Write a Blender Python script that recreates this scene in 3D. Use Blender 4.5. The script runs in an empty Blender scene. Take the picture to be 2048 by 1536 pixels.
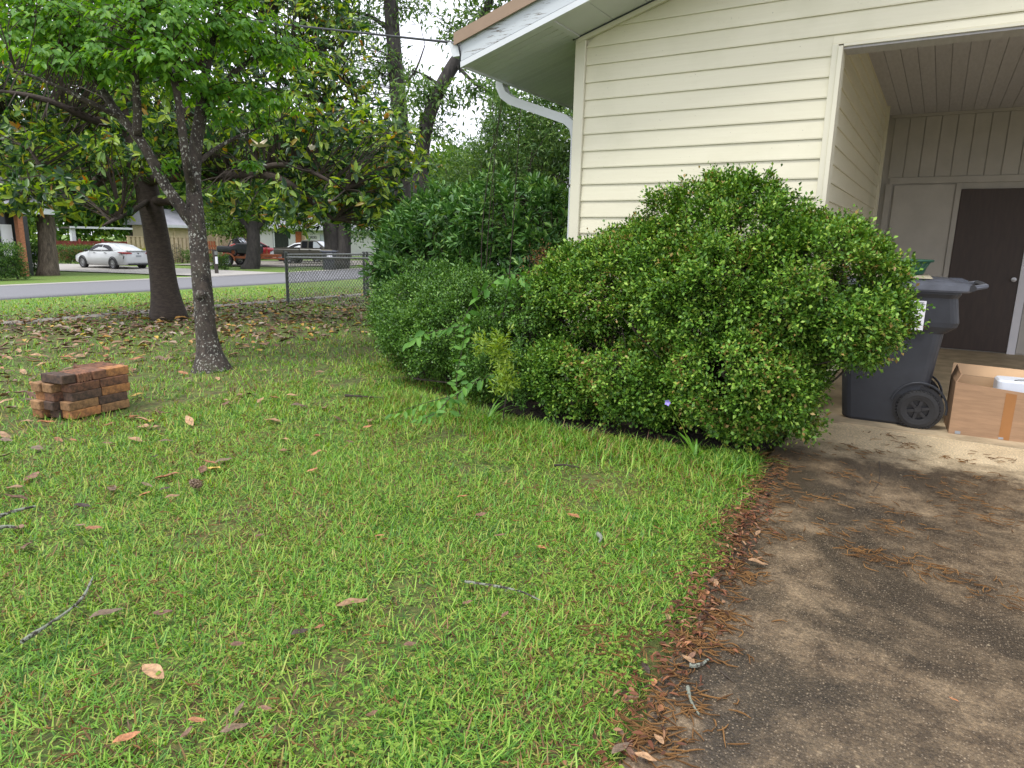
import bpy, math, random
import numpy as np
from mathutils import Vector, Matrix, noise as mnoise

random.seed(7); RNG = np.random.default_rng(11)
SC = bpy.context.scene
COL = SC.collection

# ------------------------------------------------------------------ camera
CAM = np.array([0.0, 0.0, 1.36]); FPX = 1356.3
YAW, PITCH, ROLL = 0.55046, 0.20798, -0.021623
def _cam_axes():
    f = np.array([-math.sin(YAW)*math.cos(PITCH), math.cos(YAW)*math.cos(PITCH), -math.sin(PITCH)])
    r = np.array([math.cos(YAW), math.sin(YAW), 0.0]); d = np.cross(f, r)
    return np.array([math.cos(ROLL)*r + math.sin(ROLL)*d, -math.sin(ROLL)*r + math.cos(ROLL)*d, f])
AX = _cam_axes()
cd = bpy.data.cameras.new('camera'); cam = bpy.data.objects.new('camera', cd); COL.objects.link(cam)
cd.sensor_width = 36.0; cd.lens = FPX/2048*36; cd.clip_start = 0.05; cd.clip_end = 600
m = Matrix(((AX[0][0], -AX[1][0], -AX[2][0], CAM[0]), (AX[0][1], -AX[1][1], -AX[2][1], CAM[1]),
            (AX[0][2], -AX[1][2], -AX[2][2], CAM[2]), (0, 0, 0, 1)))
cam.matrix_world = m; SC.camera = cam

# ------------------------------------------------------------------ sky, sun, exposure
world = bpy.data.worlds.new('World'); SC.world = world; world.use_nodes = True
wn, wl = world.node_tree.nodes, world.node_tree.links
bg = wn['Background']
sky = wn.new('ShaderNodeTexSky'); sky.sky_type = 'NISHITA'; sky.sun_disc = False
SUN_EL, SUN_AZ = math.radians(62), math.radians(200)
sky.sun_elevation = SUN_EL; sky.sun_rotation = SUN_AZ; sky.dust_density = 4.0; sky.air_density = 1.0
hsv = wn.new('ShaderNodeHueSaturation'); hsv.inputs['Saturation'].default_value = 0.35
mixw = wn.new('ShaderNodeMix'); mixw.data_type = 'RGBA'; mixw.inputs[0].default_value = 0.82
mixw.inputs[7].default_value = (10.2, 10.4, 11.6, 1)          # even overcast cloud deck
wl.new(sky.outputs[0], hsv.inputs['Color']); wl.new(hsv.outputs[0], mixw.inputs[6]); wl.new(mixw.outputs[2], bg.inputs[0])
bg.inputs[1].default_value = 0.12
sd = bpy.data.lights.new('sun', 'SUN'); sd.energy = 1.5; sd.angle = math.radians(14); sd.color = (1.0, 0.97, 0.92)
sun = bpy.data.objects.new('sun', sd); COL.objects.link(sun)
sdir = Vector((math.sin(SUN_AZ)*math.cos(SUN_EL), math.cos(SUN_AZ)*math.cos(SUN_EL), math.sin(SUN_EL)))
sun.rotation_euler = sdir.to_track_quat('Z', 'Y').to_euler(); sun.location = (0, -5, 30)
SC.view_settings.view_transform = 'Standard'; SC.view_settings.look = 'None'
SC.view_settings.gamma = 1.0; SC.view_settings.use_curve_mapping = False
SC.view_settings.exposure = 0.62
SC.cycles.max_bounces = 8; SC.cycles.transparent_max_bounces = 8
SC.cycles.use_denoising = True

# ------------------------------------------------------------------ pixel helpers (a pixel gives a direction only)
def ray(px, py): return AX.T @ np.array([(px-1024)/FPX, (py-768)/FPX, 1.0])
def W(px, py, depth): return CAM + ray(px, py)*depth
def on_y(px, py, Y): d = ray(px, py); return CAM + d*(Y/d[1])
def on_x(px, py, X): d = ray(px, py); return CAM + d*(X/d[0])
_tx = np.array([-400, -60, -40, -29, -21.5, -16, -12.5, -9, -6, 60]); _tz = np.array([-.8, -.8, -.75, -.60, -.52, -.30, -.12, -.03, 0, 0])
def tz(x, y):
    z = np.interp(x, _tx, _tz)
    return z + 0.009*np.clip(np.asarray(y)-21, 0, 30)*np.clip((-np.asarray(x)-16)/10, 0, 1)
def on_ground(px, py):
    z = 0.0
    d = ray(px, py)
    for i in range(60):
        t = (z-CAM[2])/d[2]; P = CAM + d*t
        z = 0.5*z + 0.5*float(tz(P[0], P[1]))
    return np.array([P[0], P[1], float(tz(P[0], P[1]))])
def depth_of(P): return float(AX[2] @ (np.array(P)-CAM))

# ------------------------------------------------------------------ mesh helpers
def fast_mesh(name, V, F, smooth=False):
    me = bpy.data.meshes.new(name); V = np.asarray(V, np.float32).reshape(-1, 3); F = np.asarray(F, np.int32)
    n, k = F.shape
    me.vertices.add(len(V)); me.vertices.foreach_set('co', V.ravel())
    me.loops.add(n*k); me.loops.foreach_set('vertex_index', F.ravel())
    me.polygons.add(n); me.polygons.foreach_set('loop_start', np.arange(0, n*k, k, dtype=np.int32))
    if smooth: me.polygons.foreach_set('use_smooth', np.ones(n, bool))
    me.update(calc_edges=True)
    return me
def link(o, parent=None):
    COL.objects.link(o)
    if parent is not None: o.parent = parent
    return o
def tag(o, label=None, cat=None, group=None, kind=None):
    if label: o['label'] = label
    if cat: o['category'] = cat
    if group: o['group'] = group
    if kind: o['kind'] = kind
    return o
def empty(name, loc=(0, 0, 0), rz=0.0):
    o = bpy.data.objects.new(name, None); o.location = [float(v) for v in loc]; o.rotation_euler = (0, 0, rz); o.empty_display_size = 0.2
    return link(o)
def mobj(name, me, mat, parent=None):
    if not me.materials: me.materials.append(mat)
    return link(bpy.data.objects.new(name, me), parent)
def copy_tree(o, parent=None):
    c = o.copy(); COL.objects.link(c); c.parent = parent
    for ch in o.children: copy_tree(ch, c)
    return c
class MB:
    def __init__(s): s.v = []; s.f = []
    def add(s, V, F):
        b = len(s.v); s.v += [tuple(float(c) for c in p) for p in V]; s.f += [tuple(i+b for i in f) for f in F]; return s
    def box(s, c, size, rot=None):
        x, y, z = [v/2 for v in size]
        V = [Vector(p) for p in ((-x,-y,-z),(x,-y,-z),(x,y,-z),(-x,y,-z),(-x,-y,z),(x,-y,z),(x,y,z),(-x,y,z))]
        if rot is not None: V = [rot @ v for v in V]
        V = [v + Vector(c) for v in V]
        return s.add(V, [(3,2,1,0),(4,5,6,7),(0,1,5,4),(1,2,6,5),(2,3,7,6),(3,0,4,7)])
    def bb(s, x0, x1, y0, y1, z0, z1): return s.box(((x0+x1)/2, (y0+y1)/2, (z0+z1)/2), (x1-x0, y1-y0, z1-z0))
    def hexa(s, P): return s.add(P, [(3,2,1,0),(4,5,6,7),(0,1,5,4),(1,2,6,5),(2,3,7,6),(3,0,4,7)])
    def tube(s, pts, radii, n=8, cap=True, lump=0.0, seed=0):
        pts = [Vector([float(c) for c in p]) for p in pts]
        if not hasattr(radii, '__len__'): radii = [radii]*len(pts)
        V = []; up = None
        for i, p in enumerate(pts):
            t = (pts[min(i+1, len(pts)-1)] - pts[max(i-1, 0)])
            t = t.normalized() if t.length > 1e-9 else Vector((0,0,1))
            if up is None: up = t.orthogonal().normalized()
            up = (up - t*up.dot(t)); up = up.normalized() if up.length > 1e-6 else t.orthogonal().normalized()
            w = t.cross(up)
            for k in range(n):
                a = 2*math.pi*k/n; r = radii[i]
                q = up*math.cos(a) + w*math.sin(a)
                if lump: r *= 1 + lump*mnoise.noise((p + q*radii[i])*4.0/max(radii[i]*6, .2) + Vector((seed, 0, 0)))
                V.append(p + q*r)
        F = []
        for i in range(len(pts)-1):
            for k in range(n):
                a = i*n+k; b = i*n+(k+1) % n; F.append((a, b, b+n, a+n))
        if cap: F.append(tuple(range(n-1, -1, -1))); F.append(tuple(len(V)-n+k for k in range(n)))
        return s.add(V, F)
    def lathe(s, prof, n=24, c=(0,0,0), axis='Z'):
        V = []; F = []
        for r, h in prof:
            for k in range(n):
                a = 2*math.pi*k/n; x, y = r*math.cos(a), r*math.sin(a)
                p = (x, y, h) if axis == 'Z' else ((x, h, y) if axis == 'Y' else (h, x, y))
                V.append((p[0]+c[0], p[1]+c[1], p[2]+c[2]))
        for i in range(len(prof)-1):
            for k in range(n): F.append((i*n+k, i*n+(k+1) % n, (i+1)*n+(k+1) % n, (i+1)*n+k))
        return s.add(V, F)
    def loft(s, rings, cap=True, closed=True):
        n = len(rings[0]); V = [p for r in rings for p in r]; F = []
        for i in range(len(rings)-1):
            for k in range(n if closed else n-1):
                F.append((i*n+k, i*n+(k+1) % n, (i+1)*n+(k+1) % n, (i+1)*n+k))
        if cap: F.append(tuple(range(n-1, -1, -1))); F.append(tuple(len(V)-n+k for k in range(n)))
        return s.add(V, F)
    def mesh(s, name, smooth=False, bevel=0.0):
        me = bpy.data.meshes.new(name); me.from_pydata(s.v, [], s.f)
        if bevel or True:
            import bmesh
            bm = bmesh.new(); bm.from_mesh(me); bmesh.ops.recalc_face_normals(bm, faces=bm.faces)
            if bevel: bmesh.ops.bevel(bm, geom=bm.edges[:], offset=bevel, segments=1, affect='EDGES', clamp_overlap=True)
            bm.to_mesh(me); bm.free()
        if smooth: me.polygons.foreach_set('use_smooth', np.ones(len(me.polygons), bool))
        me.update(); return me
    def build(s, name, mat, parent=None, smooth=False, bevel=0.0): return mobj(name, s.mesh(name, smooth, bevel), mat, parent)

# ------------------------------------------------------------------ materials
def new_mat(name):
    mt = bpy.data.materials.new(name); mt.use_nodes = True
    return mt, mt.node_tree.nodes, mt.node_tree.links, mt.node_tree.nodes['Principled BSDF']
def ramp_node(nd, stops, inp, lk):
    r = nd.new('ShaderNodeValToRGB'); e = r.color_ramp.elements
    while len(e) > 1: e.remove(e[-1])
    e[0].position = stops[0][0]; e[0].color = (*stops[0][1], 1)
    for p, c in stops[1:]:
        x = e.new(p); x.color = (*c, 1)
    lk.new(inp, r.inputs[0]); return r
def noise_node(nd, lk, scale, detail=5, rough=.55, vec=None, stretch=None):
    tc = nd.new('ShaderNodeTexCoord'); out = tc.outputs['Object'] if vec is None else vec
    if stretch:
        mp = nd.new('ShaderNodeMapping'); mp.inputs['Scale'].default_value = stretch; lk.new(out, mp.inputs[0]); out = mp.outputs[0]
    n = nd.new('ShaderNodeTexNoise'); n.inputs['Scale'].default_value = scale; n.inputs['Detail'].default_value = detail
    n.inputs['Roughness'].default_value = rough; lk.new(out, n.inputs['Vector']); return n
def mixc(nd, lk, fac, a, b, mode='MIX'):
    x = nd.new('ShaderNodeMix'); x.data_type = 'RGBA'; x.blend_type = mode
    for sock, v in ((x.inputs[0], fac), (x.inputs[6], a), (x.inputs[7], b)):
        if isinstance(v, (int, float)): sock.default_value = v
        elif isinstance(v, tuple): sock.default_value = (*v, 1)
        else: lk.new(v, sock)
    return x.outputs[2]
def mapr(nd, lk, v, a, b, c=0.0, d=1.0):
    x = nd.new('ShaderNodeMapRange'); lk.new(v, x.inputs[0])
    for i, q in enumerate((a, b, c, d)): x.inputs[i+1].default_value = q
    return x.outputs[0]
def bump(nd, lk, p, h, strength=.3, dist=.01):
    b = nd.new('ShaderNodeBump'); b.inputs['Strength'].default_value = strength; b.inputs['Distance'].default_value = dist
    lk.new(h, b.inputs['Height']); lk.new(b.outputs[0], p.inputs['Normal'])
def simple(name, col, var=.15, scale=6, rough=.6, bmp=0.0, dist=.01, metal=0.0, spec=.5, stretch=None, detail=5, isl=0.0):
    mt, nd, lk, p = new_mat(name); n = noise_node(nd, lk, scale, detail, .6, None, stretch)
    a = tuple(max(0, c*(1-var)) for c in col); b = tuple(c*(1+var) for c in col)
    r = ramp_node(nd, [(.3, a), (.7, b)], n.outputs[0], lk); out = r.outputs[0]
    if isl:
        oi = nd.new('ShaderNodeObjectInfo'); h = nd.new('ShaderNodeHueSaturation')
        lk.new(mapr(nd, lk, oi.outputs['Random'], 0, 1, 1-isl, 1+isl), h.inputs['Value']); lk.new(out, h.inputs['Color']); out = h.outputs[0]
    lk.new(out, p.inputs['Base Color']); p.inputs['Roughness'].default_value = rough
    p.inputs['Metallic'].default_value = metal; p.inputs['Specular IOR Level'].default_value = spec
    if bmp: bump(nd, lk, p, n.outputs[0], bmp, dist)
    return mt
def leaf_mat(name, stops, rough=.45, trans=.3, spec=.5, hueobj=False, patch=0.0):
    mt, nd, lk, p = new_mat(name); g = nd.new('ShaderNodeNewGeometry'); rnd = g.outputs['Random Per Island']
    if hueobj:
        oi = nd.new('ShaderNodeObjectInfo'); rnd = oi.outputs['Random']
    if patch:
        n = noise_node(nd, lk, patch, 3); a = nd.new('ShaderNodeMath'); a.operation = 'MULTIPLY_ADD'; lk.new(n.outputs[0], a.inputs[0])
        a.inputs[1].default_value = .9; a.inputs[2].default_value = -.45
        b = nd.new('ShaderNodeMath'); b.operation = 'ADD'; lk.new(a.outputs[0], b.inputs[0]); lk.new(rnd, b.inputs[1]); b.use_clamp = True; rnd = b.outputs[0]
    r = ramp_node(nd, stops, rnd, lk)
    lk.new(r.outputs[0], p.inputs['Base Color']); p.inputs['Roughness'].default_value = rough; p.inputs['Specular IOR Level'].default_value = spec
    if trans:
        t = nd.new('ShaderNodeBsdfTranslucent'); h = nd.new('ShaderNodeHueSaturation'); h.inputs['Value'].default_value = 1.6; h.inputs['Saturation'].default_value = 1.15
        h.inputs['Hue'].default_value = .485
        lk.new(r.outputs[0], h.inputs['Color']); lk.new(h.outputs[0], t.inputs['Color'])
        mx = nd.new('ShaderNodeMixShader'); mx.inputs[0].default_value = trans
        lk.new(p.outputs[0], mx.inputs[1]); lk.new(t.outputs[0], mx.inputs[2]); lk.new(mx.outputs[0], nd['Material Output'].inputs['Surface'])
    return mt

def soil_mat():
    mt, nd, lk, p = new_mat('lawn_soil'); n = noise_node(nd, lk, 1.1, 6); n2 = noise_node(nd, lk, 30, 6, .7); n3 = noise_node(nd, lk, 9, 4)
    thatch = ramp_node(nd, [(.3, (.025, .02, .01)), (.5, (.08, .052, .022)), (.72, (.19, .12, .05))], n2.outputs[0], lk)
    green = ramp_node(nd, [(.3, (.05, .11, .014)), (.5, (.11, .20, .024)), (.72, (.21, .29, .045))], n2.outputs[0], lk)
    # beyond the built blades the sheet itself carries the short grass colour
    tc = nd.new('ShaderNodeTexCoord'); sx = nd.new('ShaderNodeSeparateXYZ'); lk.new(tc.outputs['Object'], sx.inputs[0])
    far = mapr(nd, lk, sx.outputs[0], -14, -19)
    base = mapr(nd, lk, n3.outputs[0], .38, .62, .15, .6)
    mx = nd.new('ShaderNodeMath'); mx.operation = 'MAXIMUM'; lk.new(far, mx.inputs[0]); lk.new(base, mx.inputs[1])
    c = mixc(nd, lk, mx.outputs[0], thatch.outputs[0], green.outputs[0])
    c = mixc(nd, lk, mapr(nd, lk, n.outputs[0], .45, .65, 0, .35), c, (.17, .16, .05))
    lk.new(c, p.inputs['Base Color']); p.inputs['Roughness'].default_value = .9; bump(nd, lk, p, n2.outputs[0], .8, .03)
    return mt
def concrete_mat():
    mt, nd, lk, p = new_mat('aggregate_concrete'); tc = nd.new('ShaderNodeTexCoord')
    big = noise_node(nd, lk, 1.0, 10, .66); mid = noise_node(nd, lk, 5, 9, .72); fine = noise_node(nd, lk, 120, 4, .7); big.inputs['Distortion'].default_value = .5
    v = nd.new('ShaderNodeTexVoronoi'); v.inputs['Scale'].default_value = 120; lk.new(tc.outputs['Object'], v.inputs['Vector'])
    v2 = nd.new('ShaderNodeTexVoronoi'); v2.inputs['Scale'].default_value = 30; lk.new(tc.outputs['Object'], v2.inputs['Vector'])
    brown = ramp_node(nd, [(.32, (.028, .020, .012)), (.435, (.080, .056, .033)), (.56, (.155, .112, .067)), (.72, (.27, .20, .122))], mid.outputs[0], lk)
    dark = ramp_node(nd, [(.3, (.014, .012, .009)), (.7, (.055, .042, .029))], fine.outputs[0], lk)
    c = mixc(nd, lk, mapr(nd, lk, big.outputs[0], .45, .56, 0, .86), brown.outputs[0], dark.outputs[0])
    # pale washed strip by the carport, edge broken by the stain's own noise
    sx = nd.new('ShaderNodeSeparateXYZ'); lk.new(tc.outputs['Object'], sx.inputs[0])
    a = nd.new('ShaderNodeMath'); a.operation = 'MULTIPLY_ADD'; lk.new(mid.outputs[0], a.inputs[0]); a.inputs[1].default_value = .9; lk.new(sx.outputs[1], a.inputs[2])
    a2 = nd.new('ShaderNodeMath'); a2.operation = 'MULTIPLY_ADD'; lk.new(sx.outputs[0], a2.inputs[0]); a2.inputs[1].default_value = -.05; lk.new(a.outputs[0], a2.inputs[2])
    pale = ramp_node(nd, [(.3, (.48, .385, .24)), (.7, (.66, .54, .36))], mid.outputs[0], lk)
    c = mixc(nd, lk, mapr(nd, lk, a2.outputs[0], 5.25, 5.75), c, pale.outputs[0])
    peb = mapr(nd, lk, v.outputs['Distance'], .22, .42, 1, 0)
    vr = nd.new('ShaderNodeSeparateColor'); lk.new(v.outputs['Color'], vr.inputs[0])
    sel = mapr(nd, lk, vr.outputs[0], .35, 1.0); mm = nd.new('ShaderNodeMath'); mm.operation = 'MULTIPLY'; lk.new(peb, mm.inputs[0]); lk.new(sel, mm.inputs[1])
    m3 = nd.new('ShaderNodeMath'); m3.operation = 'MULTIPLY'; lk.new(mm.outputs[0], m3.inputs[0]); lk.new(mapr(nd, lk, mid.outputs[0], .38, .6, .75, .45), m3.inputs[1])
    c = mixc(nd, lk, m3.outputs[0], c, (.34, .27, .185))
    gr = ramp_node(nd, [(.30, (.35, .35, .35)), (.5, (1, 1, 1)), (.68, (1.75, 1.7, 1.6))], noise_node(nd, lk, 75, 5, .85).outputs[0], lk); c = mixc(nd, lk, 1.0, c, gr.outputs[0], 'MULTIPLY')
    peb2 = mapr(nd, lk, v2.outputs['Distance'], .10, .2, 1, 0); vr2 = nd.new('ShaderNodeSeparateColor'); lk.new(v2.outputs['Color'], vr2.inputs[0])
    sel2 = mapr(nd, lk, vr2.outputs[1], .955, .97); m4 = nd.new('ShaderNodeMath'); m4.operation = 'MULTIPLY'; lk.new(peb2, m4.inputs[0]); lk.new(sel2, m4.inputs[1])
    c = mixc(nd, lk, m4.outputs[0], c, (.38, .31, .2))
    lk.new(c, p.inputs['Base Color'])
    lk.new(mapr(nd, lk, big.outputs[0], .4, .62, .55, .34), p.inputs['Roughness'])
    h = mixc(nd, lk, .35, fine.outputs[0], v.outputs['Distance']); bump(nd, lk, p, h, .55, .006)
    return mt
def bark_mat(name, a, b, lichen=None, scale=14, vert=(1, 1, .35), lam=.62, bs=.9, dist=.03):
    mt, nd, lk, p = new_mat(name); n = noise_node(nd, lk, scale, 7, .7, None, vert); n2 = noise_node(nd, lk, scale*3, 5)
    r = ramp_node(nd, [(.35, a), (.65, b)], n.outputs[0], lk); c = r.outputs[0]
    if lichen:
        n3 = noise_node(nd, lk, 44, 4, .6, None, (1, 1, .8)); n5 = noise_node(nd, lk, 3.5, 3); a5 = nd.new('ShaderNodeMath'); a5.operation = 'MULTIPLY_ADD'; lk.new(n5.outputs[0], a5.inputs[0]); a5.inputs[1].default_value = .35; lk.new(n3.outputs[0], a5.inputs[2]); c = mixc(nd, lk, mapr(nd, lk, a5.outputs[0], lam+.16, lam+.21), c, lichen)
        n4 = noise_node(nd, lk, 5, 3); c = mixc(nd, lk, mapr(nd, lk, n4.outputs[0], .55, .7, 0, .35), c, (.07, .08, .035))
    lk.new(c, p.inputs['Base Color']); p.inputs['Roughness'].default_value = .9
    bump(nd, lk, p, mixc(nd, lk, .3, n.outputs[0], n2.outputs[0]), bs, dist); return mt
def brick_mat(name, base, dark):
    mt, nd, lk, p = new_mat(name); n = noise_node(nd, lk, 26, 6, .65); n2 = noise_node(nd, lk, 140, 3)
    oi = nd.new('ShaderNodeObjectInfo'); r = ramp_node(nd, [(.36, dark), (.56, base), (.78, tuple(c*1.25 for c in base))], n.outputs[0], lk)
    h = nd.new('ShaderNodeHueSaturation'); lk.new(mapr(nd, lk, oi.outputs['Random'], 0, 1, .75, 1.2), h.inputs['Value']); lk.new(r.outputs[0], h.inputs['Color'])
    lk.new(h.outputs[0], p.inputs['Base Color']); p.inputs['Roughness'].default_value = .85; bump(nd, lk, p, mixc(nd, lk, .5, n.outputs[0], n2.outputs[0]), .5, .006); return mt
def peel_mat():
    mt, nd, lk, p = new_mat('peeling_white_paint'); n = noise_node(nd, lk, 3.0, 7, .75, None, (1.6, 1, 22)); n2 = noise_node(nd, lk, 2.2, 3)
    f = nd.new('ShaderNodeMath'); f.operation = 'MULTIPLY_ADD'; lk.new(n2.outputs[0], f.inputs[0]); f.inputs[1].default_value = .35; lk.new(n.outputs[0], f.inputs[2])
    c = ramp_node(nd, [(.0, (.54, .58, .60)), (.76, (.49, .53, .55)), (.80, (.14, .12, .10))], f.outputs[0], lk)
    lk.new(c.outputs[0], p.inputs['Base Color']); p.inputs['Roughness'].default_value = .6; bump(nd, lk, p, f.outputs[0], .3, .003); return mt

M = {}
M['soil'] = soil_mat(); M['concrete'] = concrete_mat()
M['slab'] = simple('carport_concrete', (.42, .335, .215), .35, 3.5, .65, .2, .004, detail=7)
M['asphalt'] = simple('road_asphalt', (.17, .17, .18), .18, 40, .85, .4, .006)
M['gutter_conc'] = simple('pale_gutter_concrete', (.36, .34, .31), .15, 8, .85, .2)
M['path'] = simple('old_path_concrete', (.22, .20, .17), .35, 7, .9, .3)
M['bed'] = simple('mulch_soil', (.028, .019, .012), .6, 24, .95, 1.0, .03)
def siding_mat():
    mt, nd, lk, p = new_mat('cream_vinyl_siding'); g = noise_node(nd, lk, 2.0, 6, .6, None, (1, 4, 26)); d = noise_node(nd, lk, 1.1, 5, .6); f = noise_node(nd, lk, 55, 2)
    c = ramp_node(nd, [(.3, (.665, .628, .465)), (.7, (.70, .665, .502))], g.outputs[0], lk).outputs[0]
    c = mixc(nd, lk, mapr(nd, lk, d.outputs[0], .5, .72, 0, .38), c, (.47, .46, .30))
    c = mixc(nd, lk, mapr(nd, lk, f.outputs[0], .735, .76, 0, .5), c, (.2, .18, .12))
    oi = nd.new('ShaderNodeObjectInfo'); h = nd.new('ShaderNodeHueSaturation'); lk.new(mapr(nd, lk, oi.outputs['Random'], 0, 1, .975, 1.02), h.inputs['Value']); lk.new(c, h.inputs['Color'])
    lk.new(h.outputs[0], p.inputs['Base Color']); p.inputs['Roughness'].default_value = .42
    w = noise_node(nd, lk, 1.6, 2, .5, None, (1, 1, .6)); bump(nd, lk, p, mixc(nd, lk, .12, w.outputs[0], g.outputs[0]), .35, .02); return mt
M['siding'] = siding_mat()
M['trim'] = simple('cream_trim', (.66, .63, .49), .02, 3, .45)
M['white'] = simple('white_aluminium', (.60, .63, .64), .03, 5, .4)
M['soffit'] = simple('white_soffit', (.57, .59, .60), .03, 4, .55, isl=.05)
M['peel'] = peel_mat()
M['drip'] = simple('brown_drip_edge', (.29, .205, .14), .06, 5, .5, spec=.3)
M['shingle'] = simple('roof_shingle', (.13, .12, .12), .3, 18, .95, .6)
M['ceil'] = simple('grey_painted_board', (.45, .44, .45), .1, 6, .7, .15, .003, stretch=(6, 1, 1), isl=.05)
M['backwall'] = simple('grey_painted_panel', (.44, .42, .38), .08, 4, .7, .1, .003, isl=.04)
M['door'] = simple('dark_brown_door', (.045, .028, .020), .2, 8, .5, .1, .002, stretch=(4, 4, .6))
M['bin'] = simple('charcoal_plastic', (.030, .033, .040), .18, 9, .45, .08, .003)
M['lid'] = simple('grey_bin_lid', (.075, .082, .10), .25, 9, .4, .06, .003)
M['dust'] = simple('dusty_lid_top', (.30, .27, .19), .25, 14, .8)
M['tyre'] = simple('black_rubber', (.017, .017, .018), .3, 30, .6)
M['blackp'] = simple('black_plastic', (.022, .022, .024), .2, 20, .35)
M['paper'] = simple('white_paper', (.72, .72, .76), .03, 4, .6)
M['ink'] = simple('dark_ink', (.06, .06, .07), .1, 4, .6)
M['basket'] = simple('dark_green_plastic', (.022, .085, .050), .2, 8, .4)
M['card'] = simple('brown_cardboard', (.34, .21, .12), .16, 3, .75, .12, .003, stretch=(2, 1, 14))
M['cardin'] = simple('pale_cardboard_inside', (.55, .36, .20), .06, 5, .8)
M['tape'] = simple('brown_packing_tape', (.33, .15, .05), .08, 5, .3)
M['foam'] = simple('white_foam', (.68, .72, .78), .04, 10, .6)
M['steel'] = simple('galvanised_steel', (.20, .21, .20), .25, 20, .5, .1, .002, metal=.5)
M['darksteel'] = simple('weathered_post_steel', (.085, .095, .085), .3, 20, .6, .2, .002, metal=.2)
M['cable'] = simple('black_cable', (.03, .032, .036), .2, 20, .6)
M['woodpost'] = simple('dark_wood_post', (.05, .042, .035), .3, 10, .8, .3)
M['redfence'] = simple('red_stained_board', (.22, .04, .03), .2, 6, .75, .2, isl=.15)
M['tanfence'] = simple('tan_fence_board', (.52, .42, .27), .1, 6, .8, .2, isl=.12)
M['rust'] = simple('orange_painted_steel', (.34, .10, .035), .35, 9, .6, .2)
M['tanwall'] = simple('tan_house_wall', (.50, .41, .27), .06, 3, .8)
M['whitewall'] = simple('white_house_wall', (.58, .58, .57), .04, 3, .7)
M['greyroof'] = simple('grey_shingle_roof', (.28, .28, .31), .15, 9, .9)
M['shade'] = simple('dark_glass_and_porch_shade', (.025, .03, .03), .3, 4, .15)  # window glass; on the porch house wall it stands in for shade
M['orangebrick'] = simple('orange_brick_column', (.35, .14, .07), .3, 14, .85, .4)
M['porch'] = simple('dark_timber_and_opening_shade', (.06, .05, .04), .3, 8, .8)  # dark timber; also the painted shade of the tan house opening
M['carwhite'] = simple('white_car_paint', (.60, .62, .63), .02, 2, .18, spec=.6)
M['carred'] = simple('red_car_paint', (.30, .02, .03), .1, 2, .2)
M['trucks'] = simple('dull_olive_grey_paint', (.052, .050, .037), .08, 3, .4)
M['hood'] = simple('dark_hood_paint', (.05, .055, .062), .1, 3, .35)
M['glass'] = simple('dark_tinted_glass', (.012, .013, .016), .2, 3, .12, spec=.2)
M['sky_painted_glass'] = simple('glass_painted_sky_reflection', (.42, .46, .50), .1, 3, .06, spec=.9)  # pale base colour stands in for the sky mirrored in the glass
M['tail'] = simple('red_tail_light', (.34, .03, .03), .2, 10, .2)
M['alloy'] = simple('silver_alloy', (.42, .42, .43), .2, 20, .35, metal=.6)
M['plate'] = simple('grey_plate', (.30, .32, .34), .1, 20, .5)
M['jeep'] = simple('black_buggy_paint', (.03, .033, .036), .3, 6, .35)
M['teal'] = simple('teal_plastic', (.03, .32, .40), .2, 6, .4)
M['lilac'] = simple('lilac_fabric', (.36, .34, .50), .2, 8, .7)

M['bark_dog'] = bark_mat('lichen_bark', (.018, .014, .011), (.075, .058, .045), (.34, .34, .29), 16, (1, 1, .5), .60)
M['bark_mag'] = bark_mat('smooth_dark_bark', (.028, .020, .015), (.070, .052, .040), None, 12, (1, 1, 3.0), bs=.6, dist=.02)
M['bark_oak'] = bark_mat('furrowed_bark', (.045, .035, .025), (.16, .125, .09), None, 9, (1, 1, .18), bs=1.0, dist=.05)
M['bark_dark'] = bark_mat('dark_furrowed_bark', (.016, .014, .013), (.055, .048, .042), None, 9, (1, 1, .25), bs=.9, dist=.04)
M['bark_crape'] = bark_mat('cinnamon_bark', (.12, .06, .035), (.30, .19, .12), None, 7, (1, 1, .3), bs=.3)
M['twig'] = simple('twig_bark', (.045, .034, .024), .4, 30, .9)
M['lichen_twig'] = bark_mat('lichen_twig', (.03, .024, .018), (.09, .075, .06), (.26, .28, .22), 30, (1, 1, 1), .44)

M['blade'] = leaf_mat('grass_blade', [(0, (.045, .13, .017)), (.25, (.102, .262, .029)), (.5, (.19, .382, .043)), (.72, (.30, .465, .064)), (.84, (.41, .43, .10)), (.91, (.31, .175, .07)), (1, (.13, .07, .03))], .5, .25, .4, patch=1.7)
M['blade_long'] = leaf_mat('long_grass_blade', [(0, (.05, .15, .018)), (.5, (.11, .28, .03)), (1, (.26, .42, .06))], .42, .3, .5)
M['clover'] = leaf_mat('clover_leaf', [(0, (.13, .25, .03)), (1, (.24, .34, .05))], .55, .3, .3)
M['box'] = leaf_mat('boxwood_leaf', [(0, (.038, .10, .011)), (.35, (.082, .195, .021)), (.70, (.16, .31, .034)), (.94, (.30, .44, .065)), (1, (.30, .20, .06))], .45, .10, .32, patch=2.6)
M['boxdark'] = leaf_mat('dark_boxwood_leaf', [(0, (.035, .095, .014)), (.5, (.075, .185, .025)), (1, (.17, .32, .045))], .42, .10, .4, patch=2.5)  # darker green leaves for the whole low bush
M['yellowshoot'] = leaf_mat('young_shoot_leaf', [(0, (.16, .28, .03)), (1, (.28, .37, .05))], .4, .3, .5)
M['pitt'] = leaf_mat('whorled_dark_leaf', [(0, (.03, .09, .02)), (.5, (.07, .18, .036)), (.85, (.13, .28, .058)), (1, (.22, .36, .07))], .42, .12, .4)
M['narrow'] = leaf_mat('narrow_leaf', [(0, (.045, .105, .03)), (.6, (.095, .185, .048)), (1, (.18, .28, .075))], .45, .3, .4)
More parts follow.
